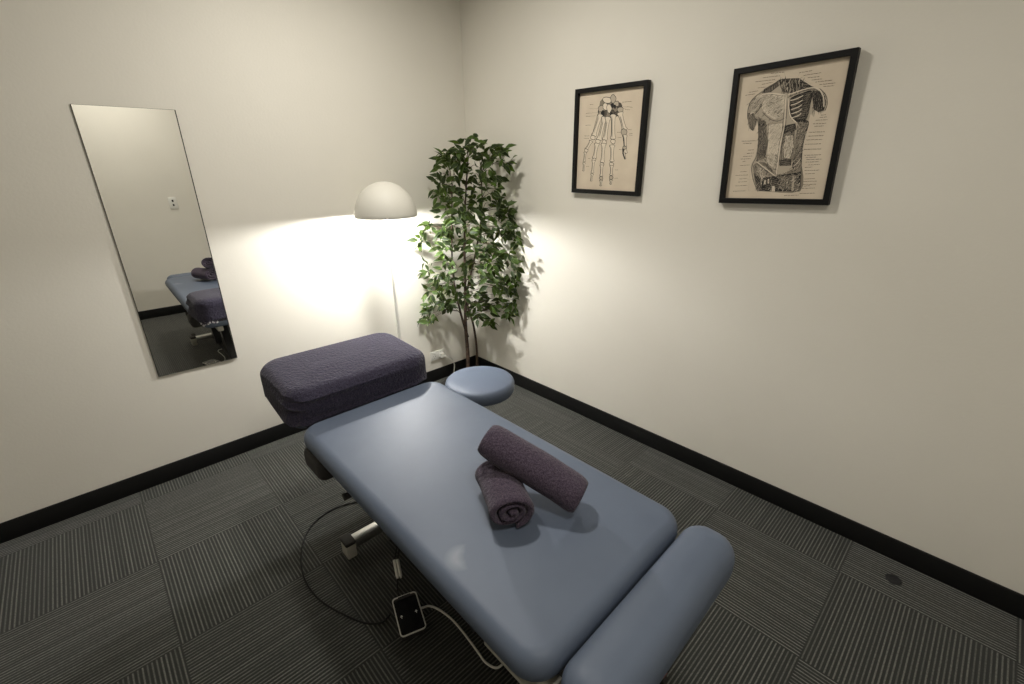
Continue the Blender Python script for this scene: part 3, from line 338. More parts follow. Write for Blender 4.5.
('S',[(20.6,-14.7),(37.3,-15.3),(46.3,-20.5),(41.1,-28.2),(40.2,-55.3),(43,-82.8),(47.7,-91),(40.7,-95.8)],2,4),
('S',[(25,-26.8),(27.1,-55),(29.6,-87.4)],1.6,3),
('F',[(47.5,-107.3),(44.6,-111),(41.2,-114.1),(36.7,-115.3),(29.9,-114.6),(24.4,-112.8),(21.8,-110.4),(19.5,-107.4),(18.6,-103.7),(22.4,-100.5),(29,-99.3),(34.8,-100.1),(40.8,-101.9),(46.5,-104.2)],0),
('S',[(47.5,-107.3),(44.6,-111),(41.2,-114.1),(36.7,-115.3),(29.9,-114.6),(24.4,-112.8),(21.8,-110.4),(19.5,-107.4),(18.6,-103.7),(22.4,-100.5),(29,-99.3),(34.8,-100.1),(40.8,-101.9),(46.5,-104.2),(47.5,-107.3)],2.6,4),
('F',[(27.7,-113),(21.4,-115.7),(25.7,-120.7),(28,-137.5),(27.6,-154.3),(24.4,-159.2),(30.2,-162.2),(40.5,-162.4),(46.1,-159.6),(42.6,-154.6),(41.1,-137.8),(42.4,-121.2),(46.3,-116.5),(39.8,-113.4)],0),
('S',[(27.7,-113),(21.4,-115.7),(25.7,-120.7),(28,-137.5),(27.6,-154.3),(24.4,-159.2),(30.2,-162.2),(40.5,-162.4)],3,4),
('S',[(27.7,-113),(39.8,-113.4),(46.3,-116.5),(42.4,-121.2),(41.1,-137.8),(42.6,-154.6),(46.1,-159.6),(40.5,-162.4)],2,4),
('S',[(30.6,-120.4),(31.3,-137.6),(32.2,-157.3)],1.6,3),
('F',[(48.9,-173.1),(46.5,-176.7),(42.7,-180.2),(38.9,-182.8),(33.3,-183),(27.8,-180.7),(25.5,-177.2),(24.6,-173.7),(24,-170.2),(26.3,-166.7),(31.7,-164.1),(36.9,-163.9),(41.6,-166.2),(46.7,-169.7)],1),
('S',[(48.9,-173.1),(46.5,-176.7),(42.7,-180.2),(38.9,-182.8),(33.3,-183),(27.8,-180.7),(25.5,-177.2),(24.6,-173.7),(24,-170.2),(26.3,-166.7),(31.7,-164.1),(36.9,-163.9),(41.6,-166.2),(46.7,-169.7),(48.9,-173.1)],2.6,4),
('F',[(30.2,-184),(24.9,-185.2),(28.5,-187.5),(30.6,-195.1),(30.6,-202.6),(28.8,-204.7),(32.4,-206.2),(38.5,-206.3),(42.1,-205.1),(40.2,-202.8),(40.2,-195.3),(42.3,-187.9),(45.9,-185.9),(40.6,-184.4)],0),
('S',[(30.2,-184),(24.9,-185.2),(28.5,-187.5),(30.6,-195.1),(30.6,-202.6),(28.8,-204.7),(32.4,-206.2),(38.5,-206.3)],3,4),
('S',[(30.2,-184),(40.6,-184.4),(45.9,-185.9),(42.3,-187.9),(40.2,-195.3),(40.2,-202.8),(42.1,-205.1),(38.5,-206.3)],2,4),
('S',[(32.6,-187.4),(33,-195.1),(33.5,-204)],1.6,3),
('T',[(-127.5,181.3),(-106.6,179.8)],2.2,3),
('T',[(-150.8,140.7),(-124.4,141.7)],2.2,3),
('T',[(-149.8,128.1),(-123.3,126.5)],2.2,3),
('T',[(-149.4,85),(-114.8,84.1)],2.2,3),
('T',[(69.7,177.8),(127,176.1)],2.2,3),
('T',[(99.8,155.5),(134.4,149.5)],2.2,3),
('T',[(91.8,143.7),(119.7,140)],2.2,3),
('T',[(115.3,53.1),(136.2,51.5)],2.2,3),
('T',[(126.6,34.5),(145,33.8)],2.2,3),
('T',[(127.4,27.2),(143.6,26.7)],2.2,3),
('T',[(52.6,42.9),(74.2,42)],2.2,3),
('T',[(59.8,18.5),(81.5,17.8)],2.2,3),
('T',[(-153.8,33.3),(-121.4,32.2)],2.2,3),
('T',[(-155.6,21.5),(-123.2,20.5)],2.2,3),
('S',[(-131.3,162.9),(-74.2,158.9)],1.4,3),
('S',[(-124.4,141.7),(-72.7,141)],1.4,3),
('S',[(-123.3,126.5),(-81.8,126.6)],1.4,3),
('S',[(70.4,171.7),(93.1,175.2)],1.4,3),
('S',[(76.3,158.9),(100,153.7)],1.4,3),
('S',[(77.2,150),(96.5,143.4)],1.4,3),
('T',[(72.7,-37.8),(92,-38.1)],2.2,3),
('T',[(-121.1,-78.7),(-104.9,-78.8)],2.2,3),
('T',[(-131.8,-119.4),(-112.6,-119.3)],2.2,3),
('T',[(55.4,-135.2),(75.1,-135)],2.2,3),
('T',[(56.8,-175.7),(79.1,-175.2)],2.2,3)]
TWIGS=[(-0.389,-0.287,1.628),(-0.434,-0.296,1.608),(-0.305,-0.305,1.612),(-0.295,-0.406,1.678),(-0.286,-0.449,1.677),(-0.263,-0.341,1.645),(-0.132,-0.266,1.653),(-0.12,-0.323,1.638),(-0.072,-0.381,1.637),(-0.141,-0.526,1.637),(-0.102,-0.441,1.602),(-0.105,-0.538,1.567),(-0.151,-0.535,1.551),(-0.368,-0.356,1.574),(-0.315,-0.364,1.545),(-0.272,-0.131,1.554),(-0.326,-0.119,1.493),(-0.253,-0.195,1.492),(-0.34,-0.117,1.449),(-0.412,-0.282,1.441),(-0.37,-0.276,1.414),(-0.371,-0.154,1.388),(-0.32,-0.162,1.372),(-0.218,-0.21,1.473),(-0.157,-0.257,1.499),(-0.264,-0.462,1.536),(-0.143,-0.376,1.594),(-0.104,-0.387,1.56),(-0.136,-0.421,1.508),(-0.236,-0.453,1.468),(-0.116,-0.452,1.456),(-0.195,-0.526,1.418),(-0.136,-0.257,1.435),(-0.184,-0.238,1.4),(-0.144,-0.397,1.385),(-0.136,-0.5,1.362),(-0.15,-0.253,1.335),(-0.2,-0.336,1.323),(-0.085,-0.325,1.315),(-0.055,-0.407,1.281),(-0.064,-0.488,1.286),(-0.082,-0.507,1.256),(-0.068,-0.449,1.219),(-0.295,-0.301,1.371),(-0.395,-0.311,1.351),(-0.393,-0.257,1.313),(-0.334,-0.118,1.246),(-0.377,-0.373,1.309),(-0.411,-0.339,1.257),(-0.23,-0.286,1.258),(-0.325,-0.33,1.25),(-0.211,-0.339,1.269),(-0.189,-0.384,1.224),(-0.171,-0.451,1.237),(-0.046,-0.522,1.185),(-0.131,-0.544,1.186),(-0.145,-0.448,1.188),(-0.306,-0.378,1.206),(-0.302,-0.216,1.184),(-0.404,-0.258,1.178),(-0.232,-0.389,1.182),(-0.405,-0.076,1.168),(-0.343,-0.297,1.616),(-0.217,-0.324,1.604),(-0.123,-0.28,1.587),(-0.347,-0.378,1.643),(-0.413,-0.332,1.603),(-0.419,-0.261,1.563),(-0.435,-0.041,1.129),(-0.42,-0.112,1.176),(-0.523,-0.161,1.088),(-0.41,-0.231,1.155),(-0.444,-0.258,1.12),(-0.401,-0.19,1.056),(-0.447,-0.307,1.054),(-0.322,-0.172,1.066),(-0.249,-0.165,1.068),(-0.208,-0.181,1.031),(-0.263,-0.214,1.009),(-0.275,-0.116,1.152),(-0.327,-0.428,1.164),(-0.227,-0.418,1.153),(-0.05,-0.325,1.105),(-0.053,-0.395,1.134),(-0.06,-0.528,1.126),(-0.046,-0.543,1.094),(-0.051,-0.456,1.097),(-0.079,-0.355,1.035),(-0.214,-0.429,1.05),(-0.261,-0.424,1.106),(-0.278,-0.311,1.086),(-0.295,-0.413,1.048),(-0.191,-0.417,1.003),(-0.057,-0.361,0.978),(-0.107,-0.515,1.004),(-0.139,-0.609,1.0),(-0.125,-0.608,0.935),(-0.097,-0.587,0.885),(-0.059,-0.428,0.921),(-0.165,-0.449,0.95),(-0.239,-0.407,0.977),(-0.237,-0.483,0.944),(-0.166,-0.21,0.929),(-0.295,-0.303,0.927),(-0.424,-0.265,0.963),(-0.425,-0.321,0.96),(-0.458,-0.292,0.929),(-0.515,-0.194,0.945),(-0.449,-0.062,0.86),(-0.469,-0.246,0.87),(-0.439,-0.315,0.887),(-0.278,-0.294,0.868),(-0.305,-0.361,0.851),(-0.193,-0.178,0.778),(-0.287,-0.427,0.901),(-0.167,-0.382,0.864),(-0.082,-0.369,0.871),(-0.102,-0.49,0.859),(-0.042,-0.489,0.827),(-0.13,-0.438,0.822),(-0.127,-0.531,0.815),(-0.063,-0.526,0.792),(-0.25,-0.494,0.842),(-0.157,-0.434,0.782),(-0.142,-0.514,0.771),(-0.041,-0.486,0.747),(-0.044,-0.505,0.694),(-0.111,-0.447,0.764),(-0.451,-0.307,0.835),(-0.447,-0.225,0.798),(-0.431,-0.246,0.776),(-0.392,-0.295,0.789),(-0.367,-0.31,0.742),(-0.217,-0.205,0.729),(-0.359,-0.351,0.716),(-0.543,-0.213,0.781),(-0.411,-0.042,0.688),(-0.402,-0.149,0.695),(-0.413,-0.058,0.632),(-0.418,-0.196,0.65),(-0.311,-0.105,0.578),(-0.332,-0.18,0.652),(-0.455,-0.054,0.592),(-0.468,-0.059,0.555),(-0.454,-0.127,0.567),(-0.536,-0.204,0.575),(-0.308,-0.373,0.721),(-0.142,-0.274,0.68),(-0.173,-0.235,0.618),(-0.118,-0.277,0.603),(-0.183,-0.442,0.652),(-0.082,-0.413,0.666),(-0.051,-0.47,0.635),(-0.04,-0.499,0.604),(-0.049,-0.425,0.578),(-0.058,-0.485,0.575),(-0.134,-0.365,0.578),(-0.171,-0.319,0.539),(-0.222,-0.431,0.542),(-0.083,-0.311,0.48),(-0.179,-0.207,0.509),(-0.304,-0.429,0.596),(-0.136,-0.242,0.575),(-0.189,-0.196,0.577)]
import bpy, bmesh, math, random
from mathutils import Vector, Matrix, noise
R = math.radians
random.seed(7)
scn = bpy.context.scene
col = scn.collection
scn.view_settings.view_transform = 'Standard'
scn.view_settings.look = 'None'
scn.view_settings.gamma = 1.0
scn.view_settings.use_curve_mapping = False
scn.view_settings.exposure = EXPOSURE = 0.0

# ------------------------------------------------------------------ materials
def mat(name, color, rough=0.6, metal=0.0, spec=0.5, bump=None, sheen=0.0, coat=0.0, trans=None):
    m = bpy.data.materials.new(name); m.use_nodes = True
    nt = m.node_tree; b = nt.nodes['Principled BSDF']
    b.inputs['Base Color'].default_value = (*color, 1)
    b.inputs['Roughness'].default_value = rough
    b.inputs['Metallic'].default_value = metal
    b.inputs['Specular IOR Level'].default_value = spec
    b.inputs['Sheen Weight'].default_value = sheen
    b.inputs['Coat Weight'].default_value = coat
    if bump:
        scale, strength, dist, detail = bump
        tc = nt.nodes.new('ShaderNodeTexCoord')
        n = nt.nodes.new('ShaderNodeTexNoise'); n.inputs['Scale'].default_value = scale; n.inputs['Detail'].default_value = detail
        bp = nt.nodes.new('ShaderNodeBump'); bp.inputs['Strength'].default_value = strength; bp.inputs['Distance'].default_value = dist
        nt.links.new(tc.outputs['Object'], n.inputs['Vector']); nt.links.new(n.outputs['Fac'], bp.inputs['Height'])
        nt.links.new(bp.outputs['Normal'], b.inputs['Normal'])
    return m

def mottle(m, c0, c1, scale, detail=4.0, lo=0.35, hi=0.65):
    """two-colour noise mottling of the base colour"""
    nt = m.node_tree; b = nt.nodes['Principled BSDF']
    tc = nt.nodes.new('ShaderNodeTexCoord'); n = nt.nodes.new('ShaderNodeTexNoise')
    n.inputs['Scale'].default_value = scale; n.inputs['Detail'].default_value = detail
    r = nt.nodes.new('ShaderNodeValToRGB')
    r.color_ramp.elements[0].position = lo; r.color_ramp.elements[0].color = (*c0, 1)
    r.color_ramp.elements[1].position = hi; r.color_ramp.elements[1].color = (*c1, 1)
    nt.links.new(tc.outputs['Object'], n.inputs['Vector']); nt.links.new(n.outputs['Fac'], r.inputs['Fac'])
    nt.links.new(r.outputs['Color'], b.inputs['Base Color'])
    return m

M = {}
M['wall'] = mottle(mat('wall_paint', (.70, .67, .60), .75, bump=(90, .12, .004, 6)), (.69, .66, .59), (.72, .69, .62), 1.3)
M['ceiling'] = mat('ceiling_paint', (.72, .70, .64), .9)
M['black_trim'] = mat('black_skirting', (.006, .006, .006), .55, bump=(60, .1, .002, 3), spec=.25)
M['vinyl'] = mottle(mat('blue_vinyl', (.11, .128, .195), .52, spec=.36, bump=(420, .12, .0006, 3)), (.087, .109, .155), (.103, .128, .178), 3)
M['dark_vinyl'] = mat('dark_vinyl', (.03, .032, .04), .6)
M['towel'] = mottle(mat('purple_terry', (.05, .04, .065), 1.0, spec=.1, sheen=.12, bump=(110, .9, .007, 8)), (.036, .027, .043), (.086, .066, .092), 300, 2)
M['towel_head'] = mottle(mat('indigo_terry', (.04, .038, .06), 1.0, spec=.1, sheen=.12, bump=(85, 1.0, .010, 8)), (.020, .018, .033), (.054, .048, .076), 300, 2)
M['hem'] = mottle(mat('lace_hem', (.35, .33, .4), .9), (.05, .04, .07), (.6, .58, .62), 60, 3, .45, .6)
M['cream_metal'] = mat('cream_metal', (.42, .41, .36), .4, spec=.5)
M['steel'] = mat('brushed_steel', (.6, .6, .58), .3, 1.0)
M['dark_metal'] = mat('dark_metal', (.03, .03, .032), .45, .6)
M['rubber'] = mat('black_rubber', (.02, .018, .017), .7)
M['cable'] = mat('black_cable', (.006, .006, .006), .6, spec=.2)
M['black_gloss'] = mat('black_gloss', (.012, .012, .013), .18)
M['white_plastic'] = mat('white_plastic', (.72, .71, .66), .35)
M['white_mark'] = mat('white_print', (.7, .7, .68), .6)
M['shade'] = mat('lamp_shade_enamel', (.60, .58, .52), .6)
M['shade_in'] = mat('lamp_shade_inside', (.85, .84, .8), .6)
M['frame'] = mat('black_frame', (.005, .005, .005), .5, bump=(50, .1, .002, 3), spec=.2)
M['paper'] = mottle(mat('aged_paper', (.60, .51, .40), .9), (.57, .48, .37), (.63, .54, .42), 9)
TONES = [(.66, .575, .455), (.42, .36, .28), (.22, .185, .14), (.085, .07, .055), (.016, .014, .012)]
for i, t in enumerate(TONES): M['ink%d' % i] = mat('print_tone', t, .9)
M['bark'] = mottle(mat('bark', (.05, .03, .02), .85, bump=(60, .6, .004, 4)), (.028, .017, .012), (.085, .05, .032), 30)
M['pot'] = mat('dark_pot', (.02, .018, .017), .5)
M['soil'] = mat('soil', (.02, .014, .01), 1.0, bump=(80, 1, .01, 4))
M['mirror'] = mat('mirror_glass', (.93, .93, .90), .0, 1.0)
M['mirror_edge'] = mat('mirror_edge', (.02, .022, .018), .2)
M['red'] = mat('red_plastic', (.25, .03, .02), .5)
def leafmat(name, c, tr):
    m = bpy.data.materials.new(name); m.use_nodes = True; nt = m.node_tree
    b = nt.nodes['Principled BSDF']; b.inputs['Roughness'].default_value = .55
    b.inputs['Base Color'].default_value = (*c, 1); b.inputs['Specular IOR Level'].default_value = .25
    t = nt.nodes.new('ShaderNodeBsdfTranslucent'); t.inputs['Color'].default_value = (*tr, 1)
    mx = nt.nodes.new('ShaderNodeMixShader'); mx.inputs[0].default_value = .3
    nt.links.new(b.outputs[0], mx.inputs[1]); nt.links.new(t.outputs[0], mx.inputs[2])
    nt.links.new(mx.outputs[0], nt.nodes['Material Output'].inputs['Surface'])
    return m
M['leaf'] = leafmat('leaf_green', (.013, .024, .007), (.08, .13, .010))
M['leaf2'] = leafmat('leaf_green', (.034, .062, .012), (.15, .26, .02))
M['leaf_edge'] = leafmat('leaf_margin', (.10, .13, .05), (.28, .36, .12))
def emit(name, c, s):
    m = bpy.data.materials.new(name); m.use_nodes = True; nt = m.node_tree
    e = nt.nodes.new('ShaderNodeEmission'); e.inputs[0].default_value = (*c, 1); e.inputs[1].default_value = s
    nt.links.new(e.outputs[0], nt.nodes['Material Output'].inputs['Surface']); return m
M['bulb'] = emit('lit_bulb', (1, .97, .92), 30)
M['diffuser'] = emit('lit_diffuser', (1, .95, .86), 6)

# the body cushion has a pale crescent scuff worn into its vinyl
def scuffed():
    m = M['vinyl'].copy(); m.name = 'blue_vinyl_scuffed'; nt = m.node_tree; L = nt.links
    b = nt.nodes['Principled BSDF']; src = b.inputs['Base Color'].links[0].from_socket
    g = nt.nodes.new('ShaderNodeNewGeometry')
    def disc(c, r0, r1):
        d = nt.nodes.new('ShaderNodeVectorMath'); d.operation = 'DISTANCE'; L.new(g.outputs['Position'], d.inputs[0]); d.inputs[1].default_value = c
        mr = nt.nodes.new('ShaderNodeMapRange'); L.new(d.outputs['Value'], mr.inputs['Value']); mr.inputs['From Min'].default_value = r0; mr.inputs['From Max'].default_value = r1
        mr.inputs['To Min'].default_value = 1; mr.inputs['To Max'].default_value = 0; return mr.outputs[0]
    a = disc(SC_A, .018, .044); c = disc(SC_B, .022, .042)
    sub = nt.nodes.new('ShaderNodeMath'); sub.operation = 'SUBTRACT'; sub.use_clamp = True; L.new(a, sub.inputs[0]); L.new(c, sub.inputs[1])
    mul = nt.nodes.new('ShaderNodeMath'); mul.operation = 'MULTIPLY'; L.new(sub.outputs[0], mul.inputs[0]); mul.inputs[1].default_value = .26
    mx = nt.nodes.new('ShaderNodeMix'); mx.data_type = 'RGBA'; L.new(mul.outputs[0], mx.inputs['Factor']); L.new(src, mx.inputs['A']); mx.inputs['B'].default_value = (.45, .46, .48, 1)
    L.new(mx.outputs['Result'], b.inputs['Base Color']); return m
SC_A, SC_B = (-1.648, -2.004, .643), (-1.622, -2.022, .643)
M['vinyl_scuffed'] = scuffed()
def carpet():
    m = bpy.data.materials.new('striped_carpet_tiles'); m.use_nodes = True; nt = m.node_tree; L = nt.links
    b = nt.nodes['Principled BSDF']; b.inputs['Roughness'].default_value = .95; b.inputs['Specular IOR Level'].default_value = .15
    b.inputs['Sheen Weight'].default_value = .25
    def mth(op, a, bb=None, c=None, clamp=False):
        n = nt.nodes.new('ShaderNodeMath'); n.operation = op; n.use_clamp = clamp
        for i, v in enumerate((a, bb, c)):
            if v is None: continue
            if isinstance(v, (int, float)): n.inputs[i].default_value = v
            else: L.new(v, n.inputs[i])
        return n.outputs[0]
    g = nt.nodes.new('ShaderNodeNewGeometry'); s = nt.nodes.new('ShaderNodeSeparateXYZ'); L.new(g.outputs['Position'], s.inputs[0])
    x, y = s.outputs[0], s.outputs[1]
    u = mth('DIVIDE', mth('ADD', x, .2408), .5); v = mth('DIVIDE', mth('ADD', y, .1239), .5)
    iu = mth('FLOOR', u); iv = mth('FLOOR', v)
    par = mth('FLOORED_MODULO', mth('ADD', iu, iv), 2)     # 0 or 1
    # par 1 : ribs run along x (stripe coordinate is v); par 0 : ribs run along y
    fu = mth('SUBTRACT', u, iu); fv = mth('SUBTRACT', v, iv)
    sc = mth('ADD', mth('MULTIPLY', fu, mth('SUBTRACT', 1, par)), mth('MULTIPLY', fv, par))
    lc = mth('ADD', mth('MULTIPLY', fv, mth('SUBTRACT', 1, par)), mth('MULTIPLY', fu, par))
    N = 39.0
    k = mth('MULTIPLY', sc, N); ik = mth('FLOOR', k); fk = mth('SUBTRACT', k, ik)
    tri = mth('ABSOLUTE', mth('SUBTRACT', fk, .5))                          # 0 centre .. .5 edge
    cx = nt.nodes.new('ShaderNodeCombineXYZ'); L.new(ik, cx.inputs[0]); L.new(iu, cx.inputs[1]); L.new(iv, cx.inputs[2])
    wn = nt.nodes.new('ShaderNodeTexWhiteNoise'); L.new(cx.outputs[0], wn.inputs['Vector'])
    # fleck along the rib
    cf = nt.nodes.new('ShaderNodeCombineXYZ'); L.new(mth('MULTIPLY', lc, 60), cf.inputs[0]); L.new(mth('ADD', mth('MULTIPLY', k, 3.0), mth('MULTIPLY', iu, 17)), cf.inputs[1]); L.new(iv, cf.inputs[2])
    fn = nt.nodes.new('ShaderNodeTexNoise'); fn.inputs['Scale'].default_value = 1.0; fn.inputs['Detail'].default_value = 3; L.new(cf.outputs[0], fn.inputs['Vector'])
    mr = nt.nodes.new('ShaderNodeMapRange'); mr.interpolation_type = 'SMOOTHSTEP'
    L.new(tri, mr.inputs['Value']); mr.inputs['From Min'].default_value = .27; mr.inputs['From Max'].default_value = .06
    rib = mr.outputs[0]
    amp = mth('ADD', .52, mth('MULTIPLY', wn.outputs['Value'], .50))
    amp2 = mth('MULTIPLY', amp, mth('ADD', .1, mth('MULTIPLY', fn.outputs['Fac'], 1.7)))
    fac = mth('MULTIPLY', rib, amp2, clamp=True)
    # a slow drift of darkness within a tile and a dark seam round it
    edge = mth('MINIMUM', mth('MINIMUM', fu, mth('SUBTRACT', 1, fu)), mth('MINIMUM', fv, mth('SUBTRACT', 1, fv)))
    seam = mth('MULTIPLY', edge, 120, clamp=True)
    fac = mth('MULTIPLY', fac, seam)
    mx = nt.nodes.new('ShaderNodeMix'); mx.data_type = 'RGBA'
    mx.inputs['A'].default_value = (.020, .022, .019, 1); mx.inputs['B'].default_value = (.15, .15, .132, 1)
    L.new(fac, mx.inputs['Factor'])
    n2 = nt.nodes.new('ShaderNodeTexNoise'); n2.inputs['Scale'].default_value = 500; L.new(g.outputs['Position'], n2.inputs['Vector'])
    mul = nt.nodes.new('ShaderNodeMix'); mul.data_type = 'RGBA'; mul.blend_type = 'MULTIPLY'; mul.inputs['Factor'].default_value = .5
    L.new(mx.outputs['Result'], mul.inputs['A']); L.new(n2.outputs['Fac'], mul.inputs['B'])
    L.new(mul.outputs['Result'], b.inputs['Base Color'])
    bp = nt.nodes.new('ShaderNodeBump'); bp.inputs['Strength'].default_value = .6; bp.inputs['Distance'].default_value = .003
    L.new(fac, bp.inputs['Height']); L.new(bp.outputs['Normal'], b.inputs['Normal'])
    return m
M['carpet'] = carpet()

# ------------------------------------------------------------------ mesh helpers
def obj(name, bm, m, parent=None, smooth=True, mats=None):
    bmesh.ops.recalc_face_normals(bm, faces=bm.faces)
    me = bpy.data.meshes.new(name); bm.to_mesh(me); bm.free()
    for mm in (mats or [m]): me.materials.append(mm)
    if smooth:
        for p in me.polygons: p.use_smooth = True
    o = bpy.data.objects.new(name, me); col.objects.link(o)
    if parent: o.parent = parent
    if smooth:
        md = o.modifiers.new('e', 'EDGE_SPLIT'); md.split_angle = R(38)
    return o
def tag(o, label=None, cat=None, group=None, kind=None):
    if label: o['label'] = label
    if cat: o['category'] = cat
    if group: o['group'] = group
    if kind: o['kind'] = kind
    return o
def thing(name, label, cat, loc=(0, 0, 0), rz=0, group=None):
    o = bpy.data.objects.new(name, None); col.objects.link(o); o.empty_display_size = .1
    o.location = loc; o.rotation_euler = (0, 0, rz)
    return tag(o, label, cat, group)
def add_box(bm, c, s, rz=0, bev=0.0, seg=2):
    r = bmesh.ops.create_cube(bm, size=1.0)
    vs = r['verts']
    bmesh.ops.scale(bm, vec=s, verts=vs)
    if bev:
        es = list({e for v in vs for e in v.link_edges})
        q = bmesh.ops.bevel(bm, geom=es, offset=bev, segments=seg, profile=.5, affect='EDGES')
        vs = list({v for f in q['faces'] for v in f.verts} | {v for v in vs if v.is_valid})
    if rz: bmesh.ops.rotate(bm, cent=(0, 0, 0), matrix=Matrix.Rotation(rz, 3, 'Z'), verts=vs)
    bmesh.ops.translate(bm, vec=c, verts=vs)
    return vs
def rrect(hx, hy, r, n=6):
    r = max(min(r, hx - 1e-4, hy - 1e-4), 1e-4)
    pts = []
    for sx, sy, a0 in ((1, 1, 0), (-1, 1, 90), (-1, -1, 180), (1, -1, 270)):
        for i in range(n + 1):
            a = R(a0 + 90 * i / n)
            pts.append((sx * (hx - r) + r * math.cos(a), sy * (hy - r) + r * math.sin(a)))
    return pts
def loft(bm, rings, cap0=True, cap1=True):
    vr = [[bm.verts.new(p) for p in ring] for ring in rings]
    n = len(vr[0])
    for a, b in zip(vr, vr[1:]):
        for i in range(n):
            bm.faces.new((a[i], a[(i + 1) % n], b[(i + 1) % n], b[i]))
    if cap0: bm.faces.new(vr[0][::-1])
    if cap1: bm.faces.new(vr[-1])
    return vr
def cushion(bm, cx, cy, z0, z1, hx, hy, rc, re, dome=0.004, n=8, rot=0, lo=None):
    """upholstered pad: rounded plan, rolled top edge, lightly domed top"""
    rings = []
    lo = re if lo is None else lo
    prof = []
    for i in range(6):
        a = R(90 * i / 5); prof.append((lo * (1 - math.sin(a)), z0 + lo * (1 - math.cos(a))))
    for i in range(8):
        a = R(90 * i / 7); prof.append((re * (1 - math.cos(a)), z1 - re + re * math.sin(a)))
    mh = min(hx, hy)
    for k in (.2, .4, .6, .8, .95):
        ins = re + (mh - re) * k
        prof.append((ins, z1 + dome * (1 - (1 - k) ** 2)))
    c, s = math.cos(rot), math.sin(rot)
    for ins, z in prof:
        rr = rrect(hx - ins, hy - ins, max(rc - ins, .001), n)
        rings.append([(cx + c * x - s * y, cy + s * x + c * y, z) for x, y in rr])
    loft(bm, rings)
def tube(bm, pts, rad, n=10, caps=True):
    pts = [Vector(p) for p in pts]
    if not hasattr(rad, '__len__'): rad = [rad] * len(pts)
    rings = []; up = None
    for i, p in enumerate(pts):
        t = (pts[min(i + 1, len(pts) - 1)] - pts[max(i - 1, 0)]).normalized()
        if up is None:
            up = Vector((0, 0, 1)) if abs(t.z) < .9 else Vector((1, 0, 0))
        a = t.cross(up).normalized(); up = a.cross(t).normalized()
        rings.append([p + (a * math.cos(2 * math.pi * k / n) + up * math.sin(2 * math.pi * k / n)) * rad[i] for k in range(n)])
    loft(bm, rings, caps, caps)
def spline(pts, k=8):
    pts = [Vector(p) for p in pts]; out = []
    for i in range(len(pts) - 1):
        p0 = pts[max(i - 1, 0)]; p1 = pts[i]; p2 = pts[i + 1]; p3 = pts[min(i + 2, len(pts) - 1)]
        for j in range(k):
            t = j / k
            out.append(.5 * ((2 * p1) + (-p0 + p2) * t + (2 * p0 - 5 * p1 + 4 * p2 - p3) * t * t + (-p0 + 3 * p1 - 3 * p2 + p3) * t ** 3))
    out.append(pts[-1]); return out
def lathe(bm, prof, c=(0, 0), n=40, cap0=True, cap1=True):
    loft(bm, [[(c[0] + r * math.cos(2 * math.pi * k / n), c[1] + r * math.sin(2 * math.pi * k / n), z) for k in range(n)] for r, z in prof], cap0, cap1)

# ------------------------------------------------------------------ the room
XL, YB, H = -3.75, -3.58, 2.70
def slab(name, lo, hi, m):
    bm = bmesh.new(); add_box(bm, [(a + b) / 2 for a, b in zip(lo, hi)], [b - a for a, b in zip(lo, hi)])
    o = obj(name, bm, m, smooth=False); o['kind'] = 'structure'; return o
slab('floor', (XL, YB, -.05), (0, 0, 0), M['carpet'])
slab('ceiling', (XL, YB, H), (0, 0, H + .05), M['ceiling'])
slab('wall_left', (XL - .1, 0, -.05), (.1, .1, H + .05), M['wall'])
slab('wall_right', (0, YB - .1, -.05), (.1, 0, H + .05), M['wall'])
slab('wall_back', (XL - .1, YB - .1, -.05), (0, YB, H + .05), M['wall'])
slab('wall_entry', (XL - .1, YB, -.05), (XL, 0, H + .05), M['wall'])
def skirting(name, lo, hi):
    bm = bmesh.new(); add_box(bm, [(a + b) / 2 for a, b in zip(lo, hi)], [b - a for a, b in zip(lo, hi)], bev=.003)
    o = obj(name, bm, M['black_trim']); o['kind'] = 'structure'; return o
skirting('baseboard_left', (XL, -.012, 0), (0, 0, .0955))
skirting('baseboard_right', (-.012, YB, 0), (0, -.012, .0955))
skirting('baseboard_back', (XL, YB, 0), (-.012, YB + .012, .0955))
skirting('baseboard_entry', (XL, YB + .012, 0), (XL + .012, -.012, .0955))

# ------------------------------------------------------------------ treatment table
table = thing('treatment_table', 'blue vinyl electric treatment table with cream metal frame', 'treatment table', (-1.41, -1.70, 0))
def tpart(name, bm, m, parent=None, **k):
    o = obj(name, bm, m, parent or table, **k)
    if parent is None: o.matrix_parent_inverse = Matrix.Translation((1.41, 1.70, 0))
    return o
bm = bmesh.new(); cushion(bm, -1.4095, -1.710, .560, .640, .3125, .628, .075, .036, .004, n=10)
for v in bm.verts:
    k = min(1, max(0, (-1.9 - v.co.y) / .43)); v.co.y += (v.co.x + 1.72) * .020 * k
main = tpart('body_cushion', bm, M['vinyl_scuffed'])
bm = bmesh.new(); cushion(bm, -1.388, -2.407, .515, .645, .306, .071, .062, .05, .002, n=10, rot=R(1.2))
tpart('foot_bolster', bm, M['vinyl'])
bm = bmesh.new(); cushion(bm, -1.425, -.858, .575, .735, .285, .18, .07, .03, .003, n=8, rot=R(-1.5))
tpart('head_cushion', bm, M['vinyl'])
